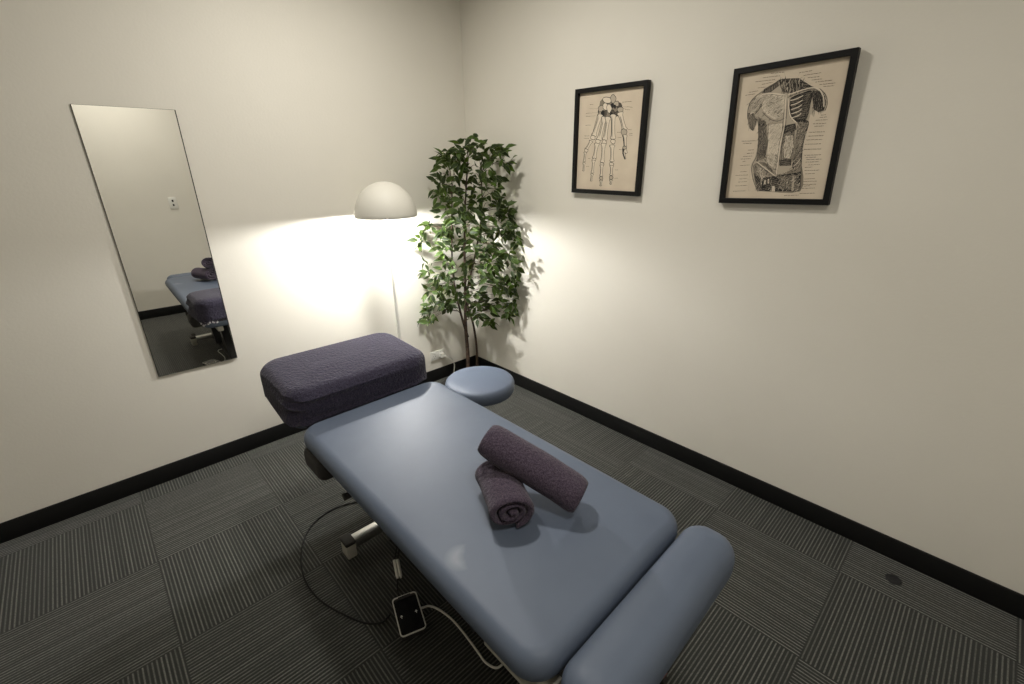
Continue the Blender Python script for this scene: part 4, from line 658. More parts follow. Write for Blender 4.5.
# boards and rails under the cushions
bm = bmesh.new(); add_box(bm, (-1.4075, -1.70, .550), (.56, 1.16, .018), bev=.004)
tpart('cushion_board', bm, M['dark_vinyl'])
for x in (-1.642, -1.165):
    bm = bmesh.new(); add_box(bm, (x, -1.86, .505), (.035, 1.14, .045), bev=.006); add_box(bm, (x + (-.022 if x < -1.4 else .022), -2.255, .488), (.036, .26, .012), bev=.003)
    tpart('side_rail', bm, M['cream_metal'])
for y in (-1.25, -1.72, -2.25):
    bm = bmesh.new(); add_box(bm, (-1.4075, y, .512), (.48, .04, .04), bev=.004)
    tpart('cross_rail', bm, M['cream_metal'])
# dark moulded hinge housing seen below the near head corner
bm = bmesh.new(); cushion(bm, -1.688, -1.185, .482, .562, .038, .085, .03, .02, 0, n=5)
tpart('hinge_housing', bm, M['rubber'])
bm = bmesh.new(); cushion(bm, -1.135, -1.215, .478, .562, .038, .11, .03, .02, 0, n=5)
tpart('hinge_housing', bm, M['rubber'])
for x in (-1.60, -1.26):
    bm = bmesh.new(); add_box(bm, (x, -.98, .53), (.035, .36, .035), bev=.004)
    tpart('head_arm', bm, M['cream_metal'])
bm = bmesh.new(); tube(bm, [(-1.665, -1.43, .515), (-1.712, -1.43, .515)], [.011, .013], 14)
tpart('release_knob', bm, M['rubber'])
# lifting mechanism
bm = bmesh.new(); add_box(bm, (-1.4075, -1.72, .075), (.16, 1.02, .07), bev=.008)
tpart('base_beam', bm, M['dark_metal'])
for y, s in ((-1.42, 1), (-1.98, 1)):
    for x in (-1.49, -1.325):
        bm = bmesh.new()
        a = Vector((x, y + .14, .10)); b_ = Vector((x, y - .12, .49))
        d = (b_ - a); add_box(bm, (0, 0, 0), (.028, .055, d.length), bev=.005)
        bmesh.ops.transform(bm, matrix=Matrix.Translation((a + b_) / 2) @ d.to_track_quat('Z', 'X').to_matrix().to_4x4(), verts=bm.verts)
        tpart('lift_arm', bm, M['dark_metal'])
bm = bmesh.new(); tube(bm, [(-1.4075, -1.30, .12), (-1.4075, -1.62, .30)], .03, 18); tube(bm, [(-1.4075, -1.62, .30), (-1.4075, -1.80, .46)], .014, 14)
tpart('lift_actuator', bm, M['dark_metal'])
bm = bmesh.new(); cushion(bm, -1.4075, -1.56, .10, .20, .09, .10, .02, .012, 0, n=4)
tpart('motor_box', bm, M['rubber'])
for y in (-1.155, -2.26):
    bm = bmesh.new(); add_box(bm, (-1.40, y, .058), (.44, .045, .042), bev=.004)
    fb = tpart('foot_bar', bm, M['steel'])
    for s in (-1, 1):
        bm = bmesh.new(); add_box(bm, (-1.40 + s * .235, y, .037), (.042, .062, .068), bev=.006)
        tpart('bar_end', bm, M['cream_metal'])
        bm = bmesh.new(); add_box(bm, (-1.40 + s * .235, y, .078), (.046, .066, .018), bev=.006)
        tpart('rubber_cap', bm, M['rubber'])
for x in (-1.62, -1.16):
    bm = bmesh.new(); tube(bm, [(x - .012, -2.33, .035), (x + .012, -2.33, .035)], .035, 20)
    w = tpart('castor', bm, M['rubber'])
    bm = bmesh.new(); add_box(bm, (x, -2.335, .075), (.03, .05, .03), bev=.006)
    tpart('brake_pedal', bm, M['red'] if x > -1.3 else M['rubber'])
# small creases of the vinyl at the near corners
def crease(bm, pts, r=.0012): tube(bm, spline(pts, 4), r, 6)

# ------------------------------------------------------------------ terry cover over the head section
def head_cover():
    bm = bmesh.new(); n = 22; cx, cy, rot = -1.412, -.865, R(-1.5)
    hx, hy = .316, .214
    prof = []                                 # (inset, z, noise amount)
    zt = .768
    for i in range(7):
        pass
    prof += [(.004, .638, 1.0), (-.004, .648, 1.0), (-.002, .662, 1.0), (.001, .678, .9), (.002, .695, .8), (.002, .71, .6)]
    re = .048
    for i in range(7):
        a = R(90 * i / 6); prof.append((re * (1 - math.cos(a)), zt - re + re * math.sin(a) , .35))
    for k in (.12, .25, .4, .55, .7, .85, .96):
        prof.append((re + (hy - re) * k, zt + .008 * (1 - (1 - k) ** 2), .3))
    c, s = math.cos(rot), math.sin(rot); rings = []
    for j, (ins, z, am) in enumerate(prof):
        ring = []
        for x, y in rrect(hx - ins, hy - ins, max(.095 - ins, .002), n):
            X, Y = cx + c * x - s * y, cy + s * x + c * y
            nv = noise.noise(Vector((X * 7, Y * 7, z * 9 + 3)))
            n2 = noise.noise(Vector((X * 22, Y * 22, z * 14)))
            r = Vector((x, y)).normalized()
            push = (nv * .012 + n2 * .005) * am
            X += (c * r.x - s * r.y) * push; Y += (s * r.x + c * r.y) * push
            zz = z + nv * .005 * (1 if z > .74 else 2.0)
            if z > .74:                        # slack folds of the cloth across the top
                q = (x * .35 + y) * 1.0
                zz += .006 * math.sin(q * 38 + 2 * n2) * max(0, 1 - abs(q + .02) / .12) * max(0, 1 - abs(x + .05) / .26)
            elif x < -.10 and y < 0:           # bunched cloth at the near left corner
                f = .010 * math.sin(z * 130 + x * 26) * min(1, (-.10 - x) / .08)
                X += (c * r.x - s * r.y) * f; Y += (s * r.x + c * r.y) * f
            if z < .665:                        # hem wanders, hanging lower at the camera's left end
                low = max(0, (-x / hx - .5)) * .03
                zz -= low + abs(n2) * .02 * am
            # the far side stands a little proud
            zz += (y / hy) * .006
            ring.append((X, Y, zz))
        rings.append(ring)
    # hem turned under
    def under(ring, k, dz):
        return [(cx + (X - cx) * k, cy + (Y - cy) * (k - .03), z + dz) for X, Y, z in ring]
    rings = [under(rings[0], .84, .012), under(rings[0], .93, -.012)] + rings
    loft(bm, rings, False, True)
    o = obj('head_cover', bm, M['towel_head'])
    sub = o.modifiers.new('s', 'SUBSURF'); sub.levels = 1; sub.render_levels = 1
    return o, rings
cov, rings = head_cover()
# rebase it as an Empty-free single thing with a part for the gathered hem
tag(cov, 'dark indigo terry cover fitted over the head end of the table', 'towel')
bm = bmesh.new()
random.seed(3)
ring = [tuple(rings[2][i]) if rings[2][i][1] > -.72 else tuple(rings[0][i]) for i in range(len(rings[0]))]; m = len(ring)
for i in range(0, m, 1):
    X, Y, Z = ring[i]
    p = Vector((X, Y, Z - .004)); q = Vector(ring[(i + 1) % m]) - Vector((0, 0, .004))
    if (q - p).length < .002 or (q - p).length > .12: continue
    mid = (p + q) / 2 + Vector((0, 0, random.uniform(-.012, .004)))
    tube(bm, [p, mid, q], [.005, random.uniform(.004, .009), .005], 6)
hem = obj('gathered_hem', bm, M['hem'], cov); hem['label'] = 'pale crumpled elastic hem'

# ------------------------------------------------------------------ rolled towels
def towel_roll(name, label, a, b, r, z_seed, m, flat=.93, start=0.0, turns=3.3, parent=None):
    a, b = Vector(a), Vector(b); ax = (b - a); ln = ax.length; ax.normalize()
    side = ax.cross(Vector((0, 0, 1))).normalized(); up = side.cross(ax).normalized()
    th = r / (turns + .45)                     # towel thickness
    N = int(turns * 26); MM = 14
    bm = bmesh.new(); grid = []
    L_ = [-.5, -.485, -.46] + [(-.42 + .84 * i / (MM - 1)) for i in range(MM)] + [.46, .485, .5]
    def pt(tt, off, l):
        ang = start + tt * 2 * math.pi
        rr = r - th * .5 - th * tt + off
        nn = noise.noise(Vector((tt * 2.1, l * 3, z_seed)))
        rr += nn * .008
        lj = l * ln + .006 * noise.noise(Vector((tt * 1.3, 5.0 + z_seed, l))) * (2 if abs(l) > .4 else 1)
        return (a + b) / 2 + ax * lj + side * (math.cos(ang) * rr) + up * (math.sin(ang) * rr * flat)
    outer = []; inner = []
    half = th * .44
    for i in range(N + 1):
        tt = turns * i / N
        # round the sheet's two long ends and its edges
        e = min(1.0, min(i, N - i) / 2.0 + .35)
        ro, ri = [], []
        for l in L_:
            w = half * e * (1.0 if abs(l) < .45 else (.85 if abs(l) < .48 else (.45 if abs(l) < .499 else .12)))
            ro.append(bm.verts.new(pt(tt, w, l))); ri.append(bm.verts.new(pt(tt, -w, l)))
        outer.append(ro); inner.append(ri)
    K = len(L_)
    for i in range(N):
        for j in range(K - 1):
            bm.faces.new((outer[i][j], outer[i + 1][j], outer[i + 1][j + 1], outer[i][j + 1]))
            bm.faces.new((inner[i][j], inner[i][j + 1], inner[i + 1][j + 1], inner[i + 1][j]))
        for j in (0, K - 1):
            bm.faces.new((outer[i][j], outer[i + 1][j], inner[i + 1][j], inner[i][j]))
    for i in (0, N):
        for j in range(K - 1):
            bm.faces.new((outer[i][j], outer[i][j + 1], inner[i][j + 1], inner[i][j]))
    o = obj(name, bm, m)
    o.modifiers.remove(o.modifiers[0])
    tag(o, label, 'towel', 'rolled towels on the table')
    return o
towel_roll('rolled_towel', 'shorter rolled purple towel lying beneath the other, spiral end towards camera', (-1.503, -2.035, .700), (-1.412, -1.862, .700), .074, 1.0, M['towel'], flat=.80, start=R(-75), turns=2.7)
towel_roll('rolled_towel', 'longer rolled purple towel resting diagonally on top of the other roll', (-1.420, -1.852, .812), (-1.312, -2.108, .700), .070, 9.0, M['towel'], flat=.76, start=R(-100), turns=3.1)

# ------------------------------------------------------------------ stool
st = thing('wheeled_stool', 'round pale blue vinyl stool beside the table head', 'stool', (-.735, -.965, 0))
bm = bmesh.new()
prof = [(.02, .372), (.165, .372), (.181, .376), (.188, .388), (.1905, .405), (.190, .424), (.186, .436), (.178, .445), (.165, .450), (.12, .454), (.06, .456), (.005, .4565)]
lathe(bm, [(a, b + .014) for a, b in prof], n=56); obj('seat', bm, M['vinyl'], st)
bm = bmesh.new(); lathe(bm, [(.12, .362), (.13, .364), (.13, .385), (.02, .3855)], n=40); obj('seat_plate', bm, M['dark_metal'], st)
bm = bmesh.new(); lathe(bm, [(.026, .10), (.026, .25), (.014, .252), (.014, .364)], n=24); obj('gas_column', bm, M['steel'], st)
bm = bmesh.new(); lathe(bm, [(.036, .075), (.04, .085), (.036, .12), (.026, .13)], n=24); obj('hub', bm, M['dark_metal'], st)
bm = bmesh.new(); tube(bm, [(.13, 0, .362), (.172, .02, .362), (.19, .025, .356)], .004, 8); obj('height_lever', bm, M['rubber'], st)
for k in range(5):
    a = R(20 + 72 * k); d = Vector((math.cos(a), math.sin(a), 0))
    bm = bmesh.new(); tube(bm, [d * .03 + Vector((0, 0, .10)), d * .12 + Vector((0, 0, .088)), d * .225 + Vector((0, 0, .066))], [.017, .015, .011], 12)
    leg = obj('leg', bm, M['dark_metal'], st)
    bm = bmesh.new(); p = d * .225; t = Vector((-d.y, d.x, 0))
    for s in (-1, 1): tube(bm, [p + t * (.005 * s) + Vector((0, 0, .025)), p + t * (.016 * s) + Vector((0, 0, .025))], .025, 18)
    obj('castor', bm, M['rubber'], leg)

# ------------------------------------------------------------------ floor lamp
LX, LY, LZ, LR = -.823, -.285, 1.284, .174
lamp = thing('floor_lamp', 'slim white floor lamp with dome shade, lit, behind the table head', 'lamp', (LX, LY, 0))
bm = bmesh.new()
LH = .190
prof = [(.004, LZ + LH)] + [(LR * math.sin(R(a)), LZ + LH * math.cos(R(a))) for a in range(4, 88, 4)] + [(LR, LZ + .006), (LR * .985, LZ)]
inn = [((LR - .005) * math.sin(R(a)), LZ + (LH - .005) * math.cos(R(a))) for a in range(88, 2, -4)]
n = 64; rings = [[(r * math.cos(2 * math.pi * k / n), r * math.sin(2 * math.pi * k / n), z) for k in range(n)] for r, z in prof + [(LR * .975, LZ)] + inn]
vr = loft(bm, rings)
for f in bm.faces:
    q = f.calc_center_median(); q = Vector((q.x / LR, q.y / LR, (q.z - LZ) / LH))
    if q.length < .984: f.material_index = 1
sh = obj('shade', bm, None, lamp, mats=[M['shade'], M['shade_in']])
bm = bmesh.new(); tube(bm, [(0, 0, .02), (0, 0, LZ + .06)], .0085, 16); obj('pole', bm, M['white_plastic'], lamp)
bm = bmesh.new(); tube(bm, [(0, 0, LZ + .05), (0, 0, LZ + .10)], .019, 18); tube(bm, [(0, 0, LZ + .10), (0, 0, LZ + LH - .004)], .008, 12); obj('bulb_holder', bm, M['white_plastic'], lamp)
bm = bmesh.new(); lathe(bm, [(.14, 0), (.14, .012), (.132, .019), (.02, .024), (.012, .04)], n=48); obj('base', bm, M['white_plastic'], lamp)
for s in (-1, 1):
    bm = bmesh.new(); bmesh.ops.create_uvsphere(bm, u_segments=20, v_segments=12, radius=.026)
    bmesh.ops.translate(bm, vec=(.042 * s, 0, LZ + .055), verts=bm.verts)
    tube(bm, [(.012 * s, 0, LZ + .075), (.032 * s, 0, LZ + .063)], .011, 12)
    obj('bulb', bm, M['bulb'], lamp)
ld = bpy.data.lights.new('lamp_glow', 'POINT'); ld.energy = LAMP_W = 43; ld.color = (1, .99, .965); ld.shadow_soft_size = .02
lo = bpy.data.objects.new('lamp_glow', ld); col.objects.link(lo); lo.parent = lamp; lo.location = (0.0, -.05, LZ + .018)

# ------------------------------------------------------------------ ceiling downlight and an added fill light
def downlight(x, y, e, label, cone=None, group=None):
    t = thing('ceiling_light', label, 'light', (x, y, H))
    bm = bmesh.new(); lathe(bm, [(.105, -.001), (.12, -.004), (.122, -.010), (.10, -.014), (.098, -.004)], n=40, cap0=False, cap1=False); obj('trim_ring', bm, M['white_plastic'], t)
    bm = bmesh.new(); lathe(bm, [(.098, -.006), (.06, -.0065), (.004, -.007)], n=40, cap0=False); obj('diffuser', bm, M['diffuser'], t)
    d = bpy.data.lights.new('downlight', 'AREA'); d.shape = 'DISK'; d.size = .2; d.energy = e; d.color = (1, .96, .88)
    if cone: d.spread = R(cone)
    o = bpy.data.objects.new('downlight', d); col.objects.link(o); o.parent = t; o.location = (0, 0, -.02)
downlight(-1.15, -1.05, CEIL_W1, 'round flush ceiling light above the table head', 172)
downlight(-1.7, -2.9, BACK_FILL_W, 'added ceiling fill light brightening the back wall')  # added fill to lift the back wall in the mirror, no known fixture

# ------------------------------------------------------------------ mirror
mr = thing('wall_mirror', 'tall narrow frameless mirror hung on the left wall', 'mirror', (-1.843, -.0024, 1.19), R(-.6))
bm = bmesh.new(); add_box(bm, (0, -.0065, 0), (.3526, .001, 1.2184)); obj('mirror_glass', bm, M['mirror'], mr, smooth=False)
bm = bmesh.new(); add_box(bm, (0, -.0028, 0), (.3546, .0056, 1.2204)); obj('backing', bm, M['mirror_edge'], mr, smooth=False)
for s, w_ in ((-1, .0016), (1, .0034)):
    bm = bmesh.new(); add_box(bm, (s * (.1763 - w_ / 2), -.0072, 0), (w_, .0006, 1.2184)); obj('edge_strip', bm, M['mirror_edge'], mr, smooth=False)  # thin dark strips along the glass sides, wider on the right
for s in (-1, 1):
    bm = bmesh.new(); add_box(bm, (s * .12, -.0040, -.6105), (.03, .008, .004), bev=.001); obj('clip', bm, M['steel'], mr)

# ------------------------------------------------------------------ pictures
def inside(poly, x, y):
    c = False; j = len(poly) - 1
    for i in range(len(poly)):
        if (poly[i][1] > y) != (poly[j][1] > y) and x < (poly[j][0] - poly[i][0]) * (y - poly[i][1]) / (poly[j][1] - poly[i][1]) + poly[i][0]: c = not c
        j = i
    return c
def ribbon(bm, pts, w, z, mi, taper=True):
    pts = [Vector((p[0], p[1])) for p in pts]; n = len(pts); L_ = []; R_ = []
    for i, p in enumerate(pts):
        d = pts[min(i + 1, n - 1)] - pts[max(i - 1, 0)]
        if d.length < 1e-6: continue
        d.normalize(); q = Vector((-d.y, d.x)); ww = w / 2 * (.45 if taper and i in (0, n - 1) else 1)
        L_.append(bm.verts.new(((p.x + q.x * ww) / 1000, (p.y + q.y * ww) / 1000, z))); R_.append(bm.verts.new(((p.x - q.x * ww) / 1000, (p.y - q.y * ww) / 1000, z)))
    for i in range(len(L_) - 1):
        f = bm.faces.new((R_[i], R_[i + 1], L_[i + 1], L_[i])); f.material_index = mi
def smooth2(pts, k=4):
    if len(pts) < 3: return pts
    return [(v.x, v.y) for v in spline([(p[0], p[1], 0) for p in pts], k)]
def drawing(data, z0, seed):
    rnd = random.Random(seed); bm = bmesh.new(); z = z0
    for e in data:
        kind, pts = e[0], e[1]; z += 4e-6
        if kind == 'F':
            if len(pts) > 7:
                P_ = pts[-2:] + pts + pts[:2]; P_ = smooth2(P_, 4); pts = P_[8:-9]
            vs = [bm.verts.new((p[0] / 1000, p[1] / 1000, z)) for p in pts]
            f = bm.faces.new(vs); f.material_index = int(e[2])
            if f.normal.z < 0: f.normal_flip()
        elif kind == 'S':
            ribbon(bm, smooth2(pts), e[2], z, int(e[3]))
        elif kind == 'T':
            (x0, y0), (x1, y1) = pts; L_ = math.hypot(x1 - x0, y1 - y0); dx, dy = (x1 - x0) / L_, (y1 - y0) / L_
            s = 0.0
            while s < L_:
                wl = min(rnd.uniform(5, 14), L_ - s)
                m_ = max(3, int(wl / .9)); q = []
                for i in range(m_ + 1):
                    t = s + wl * i / m_; o = rnd.uniform(.3, .9) * (1 if i % 2 else -1)
                    q.append((x0 + dx * t - dy * o, y0 + dy * t + dx * o))
                ribbon(bm, q, 1.35, z, 4, False); s += wl + 2.2
        elif kind == 'G':
            ang, n_, ln, w, tone = e[2:7]; k = 0; tries = 0
            xs = [p[0] for p in pts]; ys = [p[1] for p in pts]
            while k < n_ and tries < n_ * 30:
                tries += 1
                x, y = rnd.uniform(min(xs), max(xs)), rnd.uniform(min(ys), max(ys))
                if not inside(pts, x, y): continue
                a_ = R(ang + rnd.gauss(0, 16)); l = ln * rnd.uniform(.5, 1.2) / 2; bw = rnd.uniform(-.18, .18) * l
                c_, s_ = math.cos(a_), math.sin(a_)
                q = [(x + c_ * l * t - s_ * bw * (1 - t * t), y + s_ * l * t + c_ * bw * (1 - t * t)) for t in (-1, -.4, .4, 1)]
                ribbon(bm, q, w * rnd.uniform(.7, 1.3), z, int(tone)); k += 1
        elif kind == 'H':
            ang, sp, w, tone = R(e[2]), e[3], e[4], int(e[5])
            c, s_ = math.cos(ang), math.sin(ang)
            rot = [(p[0] * c + p[1] * s_, -p[0] * s_ + p[1] * c) for p in pts]
            y = min(p[1] for p in rot) + sp * .5; ymax = max(p[1] for p in rot)
            while y < ymax:
                xs = []
                for i in range(len(rot)):
                    a, b = rot[i], rot[(i + 1) % len(rot)]
                    if (a[1] > y) != (b[1] > y): xs.append(a[0] + (b[0] - a[0]) * (y - a[1]) / (b[1] - a[1]))
                xs.sort()
                for a, b in zip(xs[::2], xs[1::2]):
                    if b - a < 1.5: continue
                    q = []; bow = rnd.uniform(-1, 1)
                    a2 = a + rnd.uniform(0, .15) * (b - a); b2 = b - rnd.uniform(0, .15) * (b - a)
                    for i in range(5):
                        t = i / 4; X = a2 + (b2 - a2) * t; Y = y + bow * math.sin(math.pi * t)
                        q.append((X * c - Y * s_, X * s_ + Y * c))
                    ribbon(bm, q, w * rnd.uniform(.7, 1.2), z, tone)
                y += sp * rnd.uniform(.8, 1.2)
    bmesh.ops.triangulate(bm, faces=[f for f in bm.faces if len(f.verts) > 4])
    return bm
def picture(name, label, yc, zc, w, h, roll, lean, data, seed, fw=.021):
    t = thing(name, label, 'picture')
    X = Vector((0, -math.cos(roll), -math.sin(roll))); Y = Vector((0, -math.sin(roll), math.cos(roll))); Z = Vector((-1, 0, 0))
    Y = (Y + Z * math.sin(lean)).normalized(); Z = X.cross(Y).normalized()
    off = (h / 2) * math.sin(lean)
    m_ = Matrix((X, Y, Z)).transposed().to_4x4(); m_.translation = Vector((-.001 - off, yc, zc)); t.matrix_world = m_
    bm = bmesh.new(); D = .028
    outer = [(-w / 2, -h / 2), (w / 2, -h / 2), (w / 2, h / 2), (-w / 2, h / 2)]
    inn = [(-w / 2 + fw, -h / 2 + fw), (w / 2 - fw, -h / 2 + fw), (w / 2 - fw, h / 2 - fw), (-w / 2 + fw, h / 2 - fw)]
    rings = [[(x, y, 0) for x, y in outer], [(x, y, D) for x, y in outer], [(x, y, D) for x, y in inn], [(x, y, .006) for x, y in inn]]
    loft(bm, rings, False, False)
    for i in range(4): pass
    o = obj('frame_moulding', bm, M['frame'], t, smooth=False)
    bv = o.modifiers.new('b', 'BEVEL'); bv.width = .0012; bv.segments = 2; bv.limit_method = 'ANGLE'
    bm = bmesh.new(); add_box(bm, (0, 0, .005), (w - .006, h - .006, .009)); p = obj('poster', bm, M['paper'], t, smooth=False)
    bm = drawing(data, .0096, seed); d = obj('printed_drawing', bm, None, p, smooth=False, mats=[M['ink%d' % i] for i in range(5)])
    return t
picture('framed_picture', 'black framed print of hand bones hanging nearer the corner', -1.2005, 1.6571, .432, .516, .0119, .0116, HAND, 2)
picture('framed_picture', 'black framed print of torso muscles hanging right of the hand print', -2.0262, 1.6494, .417, .5187, -.0264, .0156, TORSO, 5)

# ------------------------------------------------------------------ artificial tree
pl = thing('potted_tree', 'tall leafy variegated ficus tree standing in the room corner', 'plant', (-.18, -.18, 0))
P0 = Vector((-.18, -.18, 0))
bm = bmesh.new(); lathe(bm, [(.095, 0), (.105, .035), (.107, .042), (.100, .042), (.098, .032)], n=36, cap1=False); pot = obj('pot', bm, M['pot'], pl)
bm = bmesh.new(); lathe(bm, [(.099, .030), (.05, .034), (.004, .035)], n=30, cap0=False); obj('soil', bm, M['soil'], pl)
tr_main = spline([(-.222, -.182, .03), (-.218, -.185, .25), (-.222, -.182, .45), (-.225, -.20, .7), (-.235, -.23, 1.0), (-.235, -.26, 1.3), (-.22, -.29, 1.58)], 6)
tr_left = spline([(-.212, -.19, .36), (-.235, -.175, .47), (-.26, -.16, .62), (-.30, -.17, .85), (-.31, -.20, 1.15), (-.30, -.22, 1.45)], 6)
tr_back = spline([(-.105, -.150, .03), (-.10, -.145, .25), (-.118, -.142, .42), (-.16, -.13, .65), (-.14, -.22, .95), (-.13, -.30, 1.25), (-.14, -.32, 1.5)], 6)
def taper(n, a, b): return [a + (b - a) * i / (n - 1) for i in range(n)]
for t_, a in ((tr_main, .017), (tr_left, .010), (tr_back, .010)):
    bm = bmesh.new(); tube(bm, [p - P0 for p in t_], taper(len(t_), a, .004), 10); obj('trunk', bm, M['bark'], pl)
trunkpts = [p for p in tr_main + tr_left + tr_back if p.z > .45]
bt = bmesh.new(); bl = bmesh.new(); rnd = random.Random(12)
def leaf(bm, base, dirv, nrm, L_, W_, mi):
    d = dirv.normalized(); s = d.cross(nrm)
    if s.length < 1e-3: s = d.cross(Vector((1, 0, 0)))
    s.normalize(); nn = s.cross(d).normalized()
    st_ = [(0, .04), (.14, .5), (.35, .98), (.58, .86), (.8, .42), (1.0, .02)]
    mid = []; l1 = []; r1 = []; l2 = []; r2 = []
    for t, w in st_:
        droop = -nn * (t * t) * L_ * .22
        c = base + d * (L_ * t) + droop
        up = nn * (W_ * .16 * w)
        mid.append(bm.verts.new(c))
        for lst, sg, k in ((l1, 1, .80), (r1, -1, .80), (l2, 1, 1), (r2, -1, 1)):
            lst.append(bm.verts.new(c + s * (sg * W_ / 2 * w * k) + up * k))
    for a, b, m_ in ((mid, l1, mi), (r1, mid, mi), (l1, l2, 2), (r2, r1, 2)):
        for i in range(5):
            f = bm.faces.new((a[i], a[i + 1], b[i + 1], b[i])); f.material_index = m_
for (x, y, z) in TWIGS:
    c = Vector((x, y, z))
    near = min(trunkpts, key=lambda p: (p - c + Vector((0, 0, .05))).length)
    mid = (near + c) / 2 + Vector((0, 0, .03))
    pts = spline([near, mid, c], 4); tube(bt, [p - P0 for p in pts], taper(len(pts), .0022, .0009), 5)
    out = (c - near); out.z *= .3; out = out.normalized() if out.length > 1e-3 else Vector((-1, -1, 0)).normalized()
    for k in range(rnd.choice((5, 6, 7, 7, 8))):
        d = (out * .5 + Vector((rnd.uniform(-1, 1), rnd.uniform(-1, 1), rnd.uniform(-.95, .5)))).normalized()
        base = c + Vector((rnd.uniform(-1, 1), rnd.uniform(-1, 1), rnd.uniform(-1, 1))) * .027
        L_ = rnd.uniform(.056, .082)
        tip = base + d * L_
        if tip.x > -.012 or tip.y > -.012: d = Vector((-abs(d.x), -abs(d.y), d.z)); tip = base + d * L_
        nrm = Vector((rnd.uniform(-1.6, .5), rnd.uniform(-1.6, .5), rnd.uniform(.2, 1)))
        leaf(bl, base - P0, d, nrm, L_, L_ * rnd.uniform(.38, .48), 0 if rnd.random() < .6 else 1)
for b_ in (bt, bl):
    for v in b_.verts:
        v.co.x = min(v.co.x, .18 - .012); v.co.y = min(v.co.y, .18 - .012)
obj('twigs', bt, M['bark'], pl)
fo = obj('foliage', bl, None, pl, mats=[M['leaf'], M['leaf2'], M['leaf_edge']]); fo.modifiers.clear()

# ------------------------------------------------------------------ power point and plug on the left wall
o1 = thing('power_outlet', 'white double power outlet low on the left wall near the corner', 'outlet', (-.372, 0, .208))
bm = bmesh.new(); add_box(bm, (0, -.005, 0), (.116, .010, .072), bev=.003); obj('face_plate', bm, M['white_plastic'], o1)
for s in (-1, 1):
    bm = bmesh.new(); add_box(bm, (s * .03 + .004, -.0115, .02), (.014, .004, .010), bev=.001); obj('rocker_switch', bm, M['white_plastic'], o1)
bm = bmesh.new()
for x, rz in ((-.036, .4), (-.020, -.4)):
    vs = add_box(bm, (x, -.0102, -.004), (.0025, .0012, .009))
add_box(bm, (-.028, -.0102, -.018), (.0025, .0012, .008)); obj('socket_slots', bm, M['black_gloss'], o1, smooth=False)
pg = thing('power_plug', 'white plug with short cord in the wall outlet', 'plug', (-.338, -.0105, .201))
bm = bmesh.new(); loft(bm, [[(x * k, -d, y * k) for x, y in rrect(.019, .017, .006, 4)] for d, k in ((0, .96), (.002, 1), (.024, 1), (.034, .75), (.040, .4))]); obj('plug_body', bm, M['white_plastic'], pg)
bm = bmesh.new(); tube(bm, spline([(0, -.036, 0), (.02, -.055, -.004), (.05, -.050, -.025), (.075, -.040, -.055), (.09, -.034, -.10), (.085, -.034, -.15), (.06, -.05, -.190), (.02, -.12, -.2015), (-.10, -.14, -.2015), (-.30, -.17, -.2015), (-.41, -.20, -.2015)], 6), .0036, 8); obj('cord', bm, M['white_plastic'], pg)

# wall plate seen in the mirror
sw = thing('light_switch', 'white double light switch on the back wall, seen in the mirror', 'light switch', (-1.355, YB, 1.205))
bm = bmesh.new(); add_box(bm, (0, .005, 0), (.075, .010, .118), bev=.003); obj('face_plate', bm, M['white_plastic'], sw)
for z in (.022, -.022):
    bm = bmesh.new(); add_box(bm, (0, .0115, z), (.016, .004, .022), bev=.001); obj('rocker_switch', bm, M['dark_metal'], sw)

# ------------------------------------------------------------------ foot switch, its leads, floor disc
fs = thing('foot_switch', 'black rectangular foot switch with pale rim on the carpet by the table', 'foot switch', (-1.609, -1.588, 0), R(-18.5))
bm = bmesh.new(); cushion(bm, 0, 0, 0, .022, .046, .083, .014, .005, 0, n=5); obj('housing', bm, M['rubber'], fs)
bm = bmesh.new()
pr = [((.0455, .0825, .013), .0215), ((.0465, .0835, .014), .026), ((.043, .080, .011), .0268), ((.0425, .0795, .011), .0225)]
loft(bm, [[(x, y, z) for x, y in rrect(a, b, c, 5)] for (a, b, c), z in pr], False, False); obj('rim', bm, M['white_plastic'], fs)
bm = bmesh.new(); cushion(bm, 0, -.004, .0215, .0245, .042, .074, .008, .002, 0, n=4); pp = obj('pedal_plate', bm, M['black_gloss'], fs)
for sx in (-1, 1):
    bm = bmesh.new(); z = .0247
    tri = [(-.005, -.001), (.005, -.001), (0, .007)]
    k = [(sx * .027 + a, (b if sx > 0 else b) - .004, z) for a, b in tri]
    lo_ = [bm.verts.new(p) for p in k]; up_ = [bm.verts.new((p[0], p[1], z + .0005)) for p in k]
    bm.faces.new(up_); bm.faces.new(lo_[::-1])
    for i in range(3): bm.faces.new((lo_[i], lo_[(i + 1) % 3], up_[(i + 1) % 3], up_[i]))
    add_box(bm, (sx * .027, -.008, z + .00025), (.0025, .008, .0005))
    obj('arrow_mark', bm, M['white_mark'], pp, smooth=False)
bm = bmesh.new(); cushion(bm, .0, .0735, .0245, .028, .024, .006, .003, .001, 0, n=3); obj('socket_cover', bm, M['rubber'], fs)

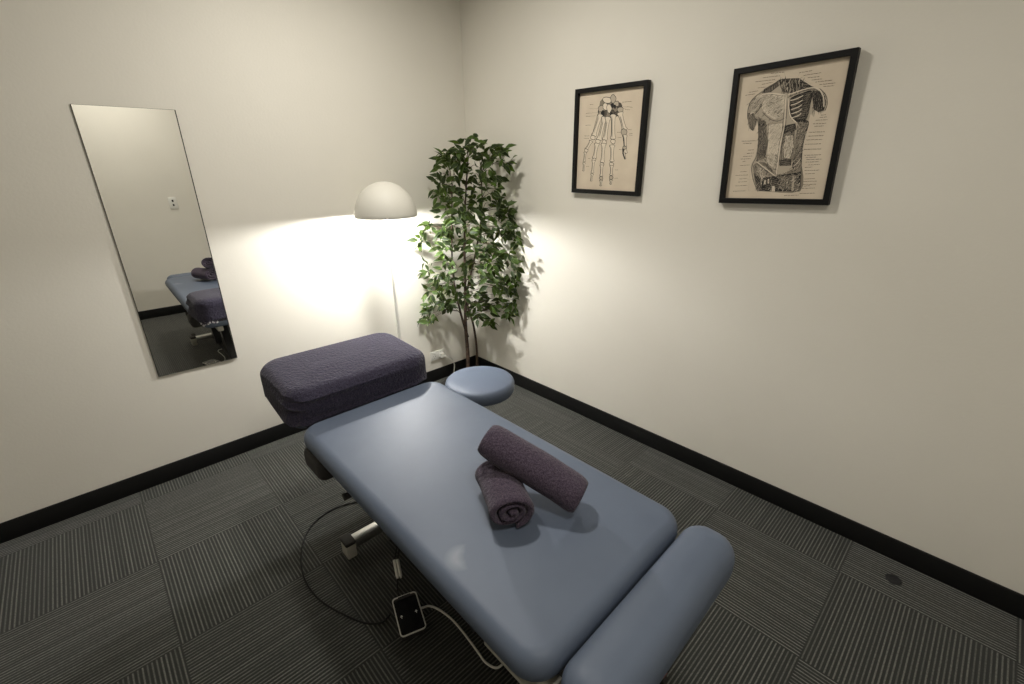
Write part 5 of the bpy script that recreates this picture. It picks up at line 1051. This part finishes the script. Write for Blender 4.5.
def lead(name, label, pts, r, m, cat='cable'):
    bm = bmesh.new(); tube(bm, spline(pts, 8), r, 8); o = obj(name, bm, m); o.modifiers.clear(); tag(o, label, cat); return o
lead('foot_switch_cable', 'black cable looping over the carpet from table to foot switch',
     [(-1.42, -1.02, .10), (-1.43, -.93, .02), (-1.467, -.872, .0045), (-1.564, -.84, .0045), (-1.671, -.862, .0045), (-1.75, -.939, .0045), (-1.801, -1.042, .0045), (-1.826, -1.156, .0045), (-1.819, -1.288, .0045), (-1.777, -1.415, .0045), (-1.735, -1.50, .0045), (-1.695, -1.536, .0045), (-1.668, -1.537, .008), (-1.652, -1.534, .012)], .0035, M['cable'])
lead('white_cable', 'white cable running from the foot switch under the table foot',
     [(-1.566, -1.590, .012), (-1.550, -1.592, .006), (-1.531, -1.601, .0045), (-1.514, -1.635, .0045), (-1.502, -1.694, .0045), (-1.501, -1.756, .0045), (-1.505, -1.82, .0045), (-1.509, -1.867, .0045), (-1.512, -1.908, .0045), (-1.500, -1.944, .0045), (-1.475, -1.952, .0045), (-1.436, -1.951, .0045), (-1.36, -1.93, .012)], .0038, M['white_plastic'])
cn = thing('cable_connectors', 'pair of silver plug connectors on a black lead above the foot switch', 'connector')
for dx, L_ in ((0, 0), (.011, -.006)):
    bm = bmesh.new(); tube(bm, [(-1.541 + dx, -1.352 + L_, .040), (-1.564 + dx, -1.412 + L_, .022)], [.0066, .0066], 12); tube(bm, [(-1.564 + dx, -1.412 + L_, .022), (-1.568 + dx, -1.422 + L_, .018)], [.0062, .0035], 12)
    for v in bm.verts: v.co.x += .010
    obj('plug_sleeve', bm, M['white_plastic'], cn)
for q, r_ in (([(-1.568, -1.422, .018), (-1.578, -1.45, .008), (-1.592, -1.485, .008), (-1.602, -1.510, .014)], .003),
             ([(-1.541, -1.352, .040), (-1.50, -1.33, .10), (-1.47, -1.36, .16)], .0035),
             ([(-1.530, -1.358, .040), (-1.49, -1.335, .10), (-1.46, -1.37, .16)], .0035)):
    bm = bmesh.new(); tube(bm, spline([(a + .010 * (k_ > .02 or a > -1.57), b, k_) for a, b, k_ in q], 6), r_, 8); obj('lead', bm, M['cable'], cn)

fd = thing('floor_disc', 'small dark metal disc on the carpet near the right wall', 'floor fitting', (-.132, -2.782, 0))
bm = bmesh.new(); lathe(bm, [(.026, 0), (.026, .003), (.022, .005), (.014, .0035), (.004, .003)], n=32); obj('disc', bm, M['dark_metal'], fd)

# ------------------------------------------------------------------ camera
cam = bpy.data.cameras.new('camera'); co = bpy.data.objects.new('camera', cam); col.objects.link(co)
yaw, pit, rol, f = 0.8174, 0.3722, -0.0116, 454.5
F = Vector((math.cos(yaw) * math.cos(pit), math.sin(yaw) * math.cos(pit), -math.sin(pit)))
S = F.cross(Vector((0, 0, 1))).normalized(); U = S.cross(F)
S2 = S * math.cos(rol) + U * math.sin(rol); U2 = U * math.cos(rol) - S * math.sin(rol)
mw = Matrix((S2, U2, -F)).transposed().to_4x4(); mw.translation = (-2.1404, -2.7251, 1.553)
co.matrix_world = mw
cam.sensor_width = 36; cam.sensor_fit = 'HORIZONTAL'; cam.lens = f * 36 / 1024; cam.clip_start = .02
scn.camera = co
w = bpy.data.worlds.new('world'); w.use_nodes = True; w.node_tree.nodes['Background'].inputs[0].default_value = (0, 0, 0, 1); scn.world = w
